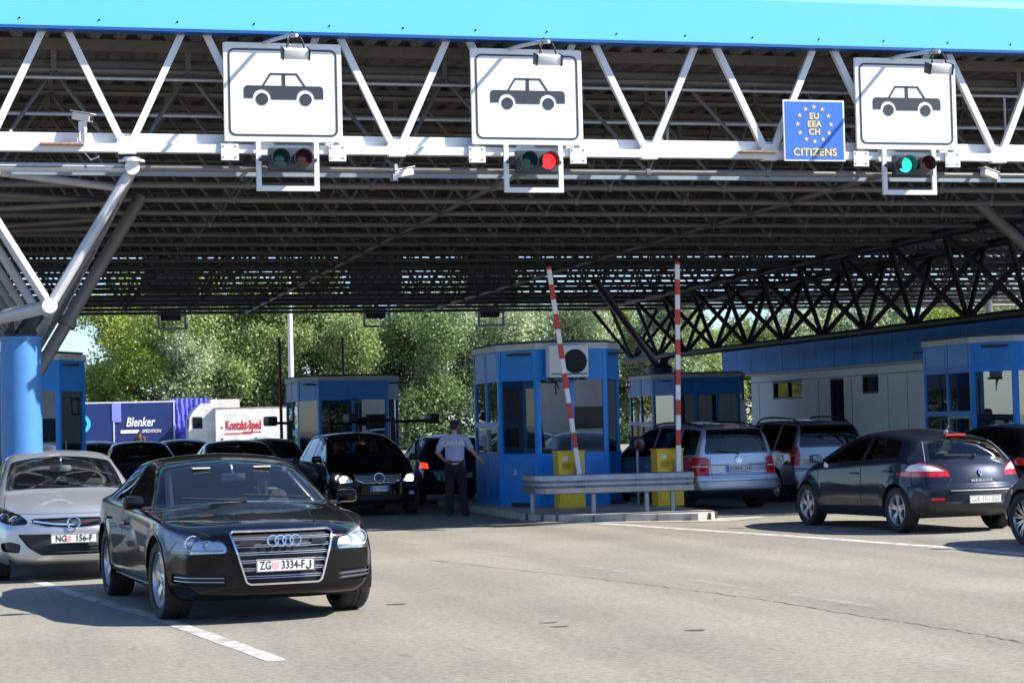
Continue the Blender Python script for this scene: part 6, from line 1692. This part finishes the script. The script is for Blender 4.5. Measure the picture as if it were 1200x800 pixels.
# ------------------------------------------------------------------ lorries far behind
def lorry_wheels(t, xs_):
    for x in xs_:
        for y in (0.25, 2.25):
            w = MB(); w.lathe([(0, -.15), (.30, -.15), (.5, -.13), (.5, .13), (.30, .15), (0, .15)], 20, 'y', (x, y, .5)); w.build('wheel', M['rubber'], t)
navy_t = mat('tarpaulin_navy', (0.009, 0.024, 0.13), 0.45, var=0.12, vscale=0.8)
viol_t = mat('tarpaulin_violet', (0.10, 0.10, 0.62), 0.35, var=0.35, vscale=1.6, col2=(0.16, 0.16, 0.75))
dirty_w = mat('box_dirty_white', (0.60, 0.59, 0.56), 0.6, var=0.25, vscale=1.2)
lila = mat('tarpaulin_pale_violet', (0.22, 0.24, 0.72), 0.4)
YT = 134.0
t = thing('lorry_trailer', 'navy curtain sided trailer with white lettering parked beside the trees', 'trailer', (8.2, YT, 0), 0, 'lorries parked beyond the lanes')
b = MB(); b.box((-.5, 1.25, 2.30), (7.0, 2.5, 2.75)); b.build('curtain_box', navy_t, t)
b = MB(); b.box((-.5, 1.25, 3.72), (7.1, 2.55, .10)); b.build('roof', M['roof_trim'], t)
b = MB(); b.box((0.2, 1.2, .85), (5.7, 2.3, .2)); b.build('chassis', M['tube_dark'], t); lorry_wheels(t, (-1.6, -.4, .8))
b = MB(); b.box((-1.02, -.04, 3.1), (.16, .05, 1.2)); b.box((-.72, -.05, 3.05), (.42, .04, 1.25)); b.build('loose_flap', lila, t)
b = MB(); b.box((-.98, -.02, 2.3), (.09, .05, 2.7)); b.box((2.96, -.02, 2.3), (.09, .05, 2.7)); b.build('side_pillar', M['roof_trim'], t)
q = text_mb('Blenker', .85, .02, bold=.018, shear=.25, sx=.70); q.v = [(x + .72, y - .03, z + 2.38) for x, y, z in q.v]; q.build('lettering', M['plate'], t, fix=False)
q = text_mb('SPEDITION', .30, .02, shear=.25, sx=.85, bold=.006); q.v = [(x + 1.45, y - .03, z + 1.78) for x, y, z in q.v]; q.build('lettering', M['plate'], t, fix=False)
b = MB(); b.box((.05, -.03, 1.78), (1.2, .02, .22)); b.build('stripe', M['plate'], t)
b = MB(); b.lathe([(0.38, -.03), (.62, -.03)], 24, 'y', (-3.1, 0, 2.35), caps=False); b.lathe([(0, -.03), (.24, -.03)], 24, 'y', (-3.1, 0, 2.35), caps=False); b.build('round_logo', mat('logo_cyan', (.05, .5, .7), .5), t)
t = thing('lorry_trailer', 'violet tarpaulin trailer with loose wrinkled sheet beside the navy trailer', 'trailer', (12.1, YT + .3, 0), 0, 'lorries parked beyond the lanes')
b = MB(); n = 26; vs = []
for k in range(n + 1):
    for j in range(9):
        x = -1.1 + 2.5 * k / n; z = .95 + 2.95 * j / 8
        vs.append((x + .1 * j / 8, .06 * math.sin(k * 1.9 + j * .8) + .05 * math.sin(k * .7 - j), z))
b.add(vs, [(k * 9 + j, (k + 1) * 9 + j, (k + 1) * 9 + j + 1, k * 9 + j + 1) for k in range(n) for j in range(8)]); b.build('tarpaulin', viol_t, t, True)
b = MB(); b.box((.2, 1.4, 2.4), (2.5, 2.3, 2.85)); b.build('load_box', viol_t, t)
b = MB(); b.box((.2, 1.2, .85), (2.6, 2.2, .2)); b.build('chassis', M['tube_dark'], t); lorry_wheels(t, (-.5, .7))
b = MB(); b.box((0, -.14, 1.75), (1.4, .02, .12)); b.box((.15, -.14, 1.45), (1.1, .02, .10)); b.build('printed_stripe', lila, t)
t = thing('lorry', 'white lorry with its cab facing left and a tall white box behind', 'lorry', (12.4, YT - 3.0, 0), 0, 'lorries parked beyond the lanes')
b = MB(); b.prism([(-.55, .7), (1.1, .7), (1.1, 3.5), (.25, 3.5), (-.25, 3.0), (-.48, 2.6), (-.55, 1.6)], 0, 2.4); b.build('cab', dirty_w, t)
b = MB(); b.box((.02, -.01, 2.25), (.62, .04, .75)); b.build('side_window', M['dark_glass'], t)
b = MB(); b.box((-.62, -.12, 2.2), (.08, .25, .6)); b.build('wing_mirror', M['black'], t)
b = MB(); b.box((1.85, 1.3, 2.45), (1.9, 2.3, 2.6)); b.build('load_box', dirty_w, t)
b = MB(); b.box((1.6, 1.2, 1.2), (1.0, 2.2, .5)); 
for z in (1.2, 1.5, 1.8): b.box((1.6, -.02, z), (.9, .06, .12))
b.build('chassis', M['steel'], t); lorry_wheels(t, (0.1, 2.6))
t = thing('lorry_trailer', 'dirty white box trailer with dark red lettering parked beside the trees', 'trailer', (16.6, YT - 4, 0), 0, 'lorries parked beyond the lanes')
b = MB(); b.box((.6, 1.25, 1.97), (7.4, 2.5, 2.32)); b.build('load_box', dirty_w, t)
b = MB(); b.box((.6, 1.25, 3.16), (7.45, 2.55, .06)); b.build('roof', M['rust'], t)
b = MB(); b.box((.6, 1.2, .65), (7.4, 2.3, .25)); b.build('chassis', M['tube_dark'], t); lorry_wheels(t, (-1.8, 1.6, 2.8))
q = text_mb('Kontakt-\u0161ped', .85, .02, bold=.012, sx=.50); q.v = [(x - 1.3, y - .02, z + 2.02) for x, y, z in q.v]; q.build('lettering', M['tail_red'], t, fix=False)
MB().box((-1.6, -.02, 1.50), (1.8, .02, .05)).build('underline', M['tail_red'], t); MB().box((-.75, -.02, 1.58), (1.2, .02, .05)).build('underline', M['tail_red'], t)
b = MB()
for x in (-2.7, -.5, 2.2):
    for z in (1.15, 1.9): b.box((x, -.01, z), (.12, .03, .10))
b.build('lashing_point', M['black'], t)
t = thing('person', 'small figure of a person walking behind the waiting cars', 'person', (6.3, 95, 0), R(-20))
J = dict(pel=V3(0, 0, .95), bel=V3(0, .01, 1.10), che=V3(0, -.01, 1.32), nb=V3(0, -.02, 1.49), nt=V3(0, .0, 1.57), head=V3(0, .025, 1.665), shr=V3(.19, -.02, 1.43), elr=V3(.25, -.02, 1.16), wrr=V3(.24, .08, .93), shl=V3(-.19, -.02, 1.43), ell=V3(-.25, -.02, 1.16), wrl=V3(-.24, .08, .93),
         hpr=V3(.09, 0, .90), knr=V3(.10, .12, .50), anr=V3(.10, .10, .09), tor=V3(.10, .24, .05), hpl=V3(-.09, 0, .90), knl=V3(-.10, .0, .50), anl=V3(-.10, -.22, .12), tol=V3(-.10, -.10, .05))
person_body(J, t, .02, mat('weathered_skin', (.22, .11, .07), .7))
link('shirt', fuse([(V3(0, 0, .95), V3(0, 0, 1.4), .165, .165), (V3(-.17, -.01, 1.43), V3(.17, -.01, 1.43), .10, .10), (J['shr'], J['elr'], .085, .07), (J['shl'], J['ell'], .085, .07)], [], .02, 2), mat('brown_shirt', (.08, .035, .025), .8), t)
link('hair', fuse([], [(V3(0, -.01, 1.70), (.085, .105, .075))], .015, 1), M['hair'], t)
link('trousers', fuse([(J['hp' + s], J['kn' + s], .11, .09) for s in 'rl'] + [(J['kn' + s], J['an' + s], .09, .07) for s in 'rl'], [], .02, 2), M['navy'], t)

# ------------------------------------------------------------------ trees
def leaf_mat(name, c0, c1):
    m = bpy.data.materials.new(name); m.use_nodes = True; nt = m.node_tree; b = nt.nodes['Principled BSDF']
    gi = nt.nodes.new('ShaderNodeNewGeometry'); r = nt.nodes.new('ShaderNodeValToRGB')
    r.color_ramp.elements[0].color = (*c0, 1); r.color_ramp.elements[1].color = (*c1, 1)
    nt.links.new(gi.outputs['Random Per Island'], r.inputs[0]); nt.links.new(r.outputs[0], b.inputs['Base Color'])
    b.inputs['Roughness'].default_value = 0.55
    tl = nt.nodes.new('ShaderNodeBsdfTranslucent'); ms = nt.nodes.new('ShaderNodeMixShader'); ms.inputs[0].default_value = 0.3
    nt.links.new(r.outputs[0], tl.inputs[0])
    nt.links.new(b.outputs[0], ms.inputs[1]); nt.links.new(tl.outputs[0], ms.inputs[2]); nt.links.new(ms.outputs[0], nt.nodes['Material Output'].inputs[0])
    return m
LM = [leaf_mat('leaves_olive', (0.154, 0.221, 0.065), (0.296, 0.382, 0.128)), leaf_mat('leaves_yellow_green', (0.243, 0.320, 0.052), (0.434, 0.522, 0.115)), leaf_mat('leaves_silver', (0.254, 0.357, 0.169), (0.468, 0.522, 0.337)), leaf_mat('leaves_dark', (0.088, 0.148, 0.045), (0.183, 0.267, 0.087))]
bark = mat('bark', (.10, .085, .065), .9, var=.3, vscale=4)
def crown_mesh(seed, rx, rz, zc, n_clump, per, leaf, droop=0.0):
    rng = np.random.default_rng(seed)
    cl = []
    lob = [(rng.normal(0, rx * .52), rng.normal(0, rx * .52), zc + rng.uniform(-rz * .8, rz * .75), rng.uniform(.26, .50) * rx) for _ in range(14)]
    while len(cl) < n_clump:
        lx, ly, lz, lr = lob[rng.integers(len(lob))]
        d = rng.normal(size=3); d /= np.linalg.norm(d); q = lr * rng.uniform(.45, 1.08)
        p = np.array([lx, ly, lz]) + d * q * np.array([1, 1, .85])
        cl.append((p, d))
    P = np.array([c[0] for c in cl]); D = np.array([c[1] for c in cl])
    N = n_clump * per
    C = np.repeat(P, per, 0) + rng.normal(0, leaf * 2.1, (N, 3)) * np.array([1, 1, .8]); C[:, 2] -= droop * rng.random(N)
    nrm = np.repeat(D, per, 0) * .6 + rng.normal(0, .75, (N, 3)) + np.array([0, 0, .35]); nrm /= np.linalg.norm(nrm, axis=1)[:, None]
    a = np.cross(nrm, rng.normal(size=(N, 3))); a /= np.linalg.norm(a, axis=1)[:, None]; b = np.cross(nrm, a)
    s = leaf * rng.uniform(.6, 1.25, (N, 1)); l = s * rng.uniform(1.0, 1.7, (N, 1))
    V = np.stack([C - a * l * .5, C + b * s * .42, C + a * l * .5, C - b * s * .42], 1).reshape(-1, 3)
    me = bpy.data.meshes.new('crown'); me.vertices.add(4 * N); me.vertices.foreach_set('co', V.ravel())
    me.loops.add(4 * N); me.loops.foreach_set('vertex_index', np.arange(4 * N, dtype=np.int32)); me.polygons.add(N); me.polygons.foreach_set('loop_start', np.arange(0, 4 * N, 4, dtype=np.int32))
    me.update(calc_edges=True)
    return me, lob
def trunk_mesh(lob, zc, r=.22):
    mb = MB()
    mb.path([(0, 0, 0), (.08, .03, zc * .35), (-.05, .08, zc * .75), (.02, 0, zc * 1.05)], [r, r * .8, r * .6, r * .35], 7)
    for k, (x, y, z, lr) in enumerate(lob[:9]):
        z0 = zc * (.35 + .06 * k); mb.path([(.03, .03, z0), (x * .45, y * .45, (z0 + z) * .5 + .3), (x, y, z)], [r * .42, r * .28, r * .1], 5)
    return mb.mesh('trunk', True)
TEMPL = []
for k, (rx, rz, zc, nc, per, leaf, dr) in enumerate(((4.2, 4.6, 7.2, 1100, 26, .17, .1), (3.6, 5.2, 7.6, 1050, 26, .16, .5), (4.6, 4.2, 6.6, 1150, 26, .17, .2), (3.4, 4.4, 6.4, 950, 26, .155, .0))):
    me, lob = crown_mesh(31 + k, rx, rz, zc, nc, per, leaf, dr); TEMPL.append((me, trunk_mesh(lob, zc)))
def tree(x, y, s, kind, leaf, label, rot):
    t = thing('tree', label, 'tree', (x, y, 0), rot, 'trees beyond the lanes'); t.scale = (s, s, s * random.uniform(.95, 1.08))
    me, tm = TEMPL[kind]
    c = bpy.data.objects.new('crown', me); COL.objects.link(c); c.parent = t
    if not me.materials: me.materials.append(LM[leaf])
    c.material_slots[0].link = 'OBJECT'; c.material_slots[0].material = LM[leaf]
    k = bpy.data.objects.new('trunk', tm); COL.objects.link(k); k.parent = t
    if not tm.materials: tm.materials.append(bark)
    return t
rnd = random.Random(5)
KN = ['dull olive', 'yellow green', 'silvery', 'dark green']
# x, y, scale, template, leaves
TR = [(6.9, 146, .62, 3, 1), (9.3, 143, .95, 1, 1), (11.5, 147, 1.08, 0, 1), (12.6, 142, .80, 3, 2), (15.6, 145, 1.06, 2, 0), (18.2, 149, 1.15, 1, 0), (19.4, 142, .90, 2, 0), (22.3, 146, 1.18, 0, 0), (24.4, 141.5, .86, 3, 0), (26.0, 148, 1.2, 1, 3), (28.6, 143, .98, 2, 3),
      (31.2, 147, 1.2, 0, 0), (32.4, 141.5, .92, 1, 2), (35.0, 145, 1.10, 2, 2), (37.5, 142, 1.0, 0, 2), (39.2, 148, 1.2, 1, 0), (41.4, 143, 1.02, 3, 2), (44.2, 146, 1.02, 2, 0), (46.6, 142, .92, 1, 2), (49.5, 146, 1.0, 0, 0), (52.0, 143, .80, 2, 0), (55.0, 147, .86, 3, 1), (58.0, 144, .76, 1, 0), (61.5, 147, .92, 0, 0), (64.5, 144, .98, 2, 2), (67.8, 147, 1.02, 1, 0), (71.0, 144, .92, 0, 1), (74.5, 147, 1.02, 2, 0), (78.0, 145, .98, 3, 2), (81.5, 147, 1.05, 1, 0), (85.5, 146, 1.0, 0, 0), (90, 148, 1.0, 2, 0), (2.0, 150, .55, 3, 1), (-4.0, 147, .9, 1, 0), (-9, 145, 1.0, 0, 1), (-14, 147, 1.05, 2, 0), (-19, 145, 1.0, 1, 1), (-24.5, 147, 1.1, 0, 0), (-30, 145, 1.0, 2, 2)]
where = ['far left beyond the column', 'left end by the gap of sky', 'behind the navy trailer', 'behind the violet trailer', 'behind the white lorry', 'behind the white box trailer', 'by the lamp post', 'left of the shaded booth', 'above the shaded booth', 'right of the shaded booth', 'above the officer', 'left of the tall booth', 'above the tall booth', 'by the raised barriers', 'behind the far truss', 'above the blue building', 'right end of the row']
seen = {}
for i, (x, y, s, k, lf) in enumerate(TR):
    px = 600 + 2330 * ((x * .968 - y * .25) / (x * .25 + y * .968))
    bins = [0, 105, 150, 205, 245, 290, 340, 375, 430, 480, 530, 560, 660, 760, 860, 1000, 5000]
    w = where[next(q for q, b_ in enumerate(bins) if px < b_)]
    size = 'low' if s < .88 else 'medium' if s < 1.03 else 'tall'
    form = ['round crowned', 'slender drooping', 'broad', 'narrow'][k]
    lab = '%s %s %s tree, %s row, %s' % (size, form, KN[lf], 'front' if y < 144.5 else 'back', w)
    if lab in seen: lab = lab.replace(' tree,', ' leafy tree,')
    seen[lab] = 1
    tree(x, y, s, k, lf, lab, rnd.uniform(0, 6.28))
# undergrowth at the foot of the trees
rng = np.random.default_rng(3); N = 52000
C = np.stack([rng.uniform(-6, 95, N), 139.6 + rng.random(N) * 14, rng.random(N) ** 1.1], 1); C[:, 2] *= 2.6 + (C[:, 1] - 139.6) * .28
C[:, 2] *= .45 + .55 * (np.sin(C[:, 0] * .9) * .5 + .5) * (np.sin(C[:, 0] * .37 + 1) * .35 + .65)
nrm = rng.normal(0, 1, (N, 3)) + np.array([.2, -.4, .5]); nrm /= np.linalg.norm(nrm, axis=1)[:, None]
a = np.cross(nrm, rng.normal(size=(N, 3))); a /= np.linalg.norm(a, axis=1)[:, None]; b2 = np.cross(nrm, a); s_ = rng.uniform(.14, .30, (N, 1))
V = np.stack([C - a * s_ * .7, C + b2 * s_ * .4, C + a * s_ * .7, C - b2 * s_ * .4], 1).reshape(-1, 3)
me = bpy.data.meshes.new('undergrowth'); me.vertices.add(4 * N); me.vertices.foreach_set('co', V.ravel()); me.loops.add(4 * N); me.loops.foreach_set('vertex_index', np.arange(4 * N, dtype=np.int32)); me.polygons.add(N); me.polygons.foreach_set('loop_start', np.arange(0, 4 * N, 4, dtype=np.int32)); me.update(calc_edges=True)
tag(link('undergrowth', me, LM[0]), 'dense green undergrowth along the foot of the trees', 'undergrowth', kind='stuff')

# added pale block behind the camera, unseen, put there for glass and lacquer to reflect
ob = thing('reflection_block', 'added pale block behind the camera, unseen, there for the booth windows to reflect', 'building', (10, -58, 0))
b = MB(); b.box((0, -4, 3.0), (120, 8, 6.0)); b.build('wall', mat('render_pale', (.74, .72, .68), .9, var=.2, vscale=.4), ob)
b = MB(); b.box((0, -4, 6.1), (121, 9, .2)); b.build('roof', M['concrete'], ob)
for k in range(26):
    b = MB(); x = -57 + 4.5 * k + (k % 3) * .4; b.box((x, .02, 2.0), (2.2, .06, 1.5)); b.build('window', M['dark_glass'], ob)  # dark panes added to vary what the glass reflects
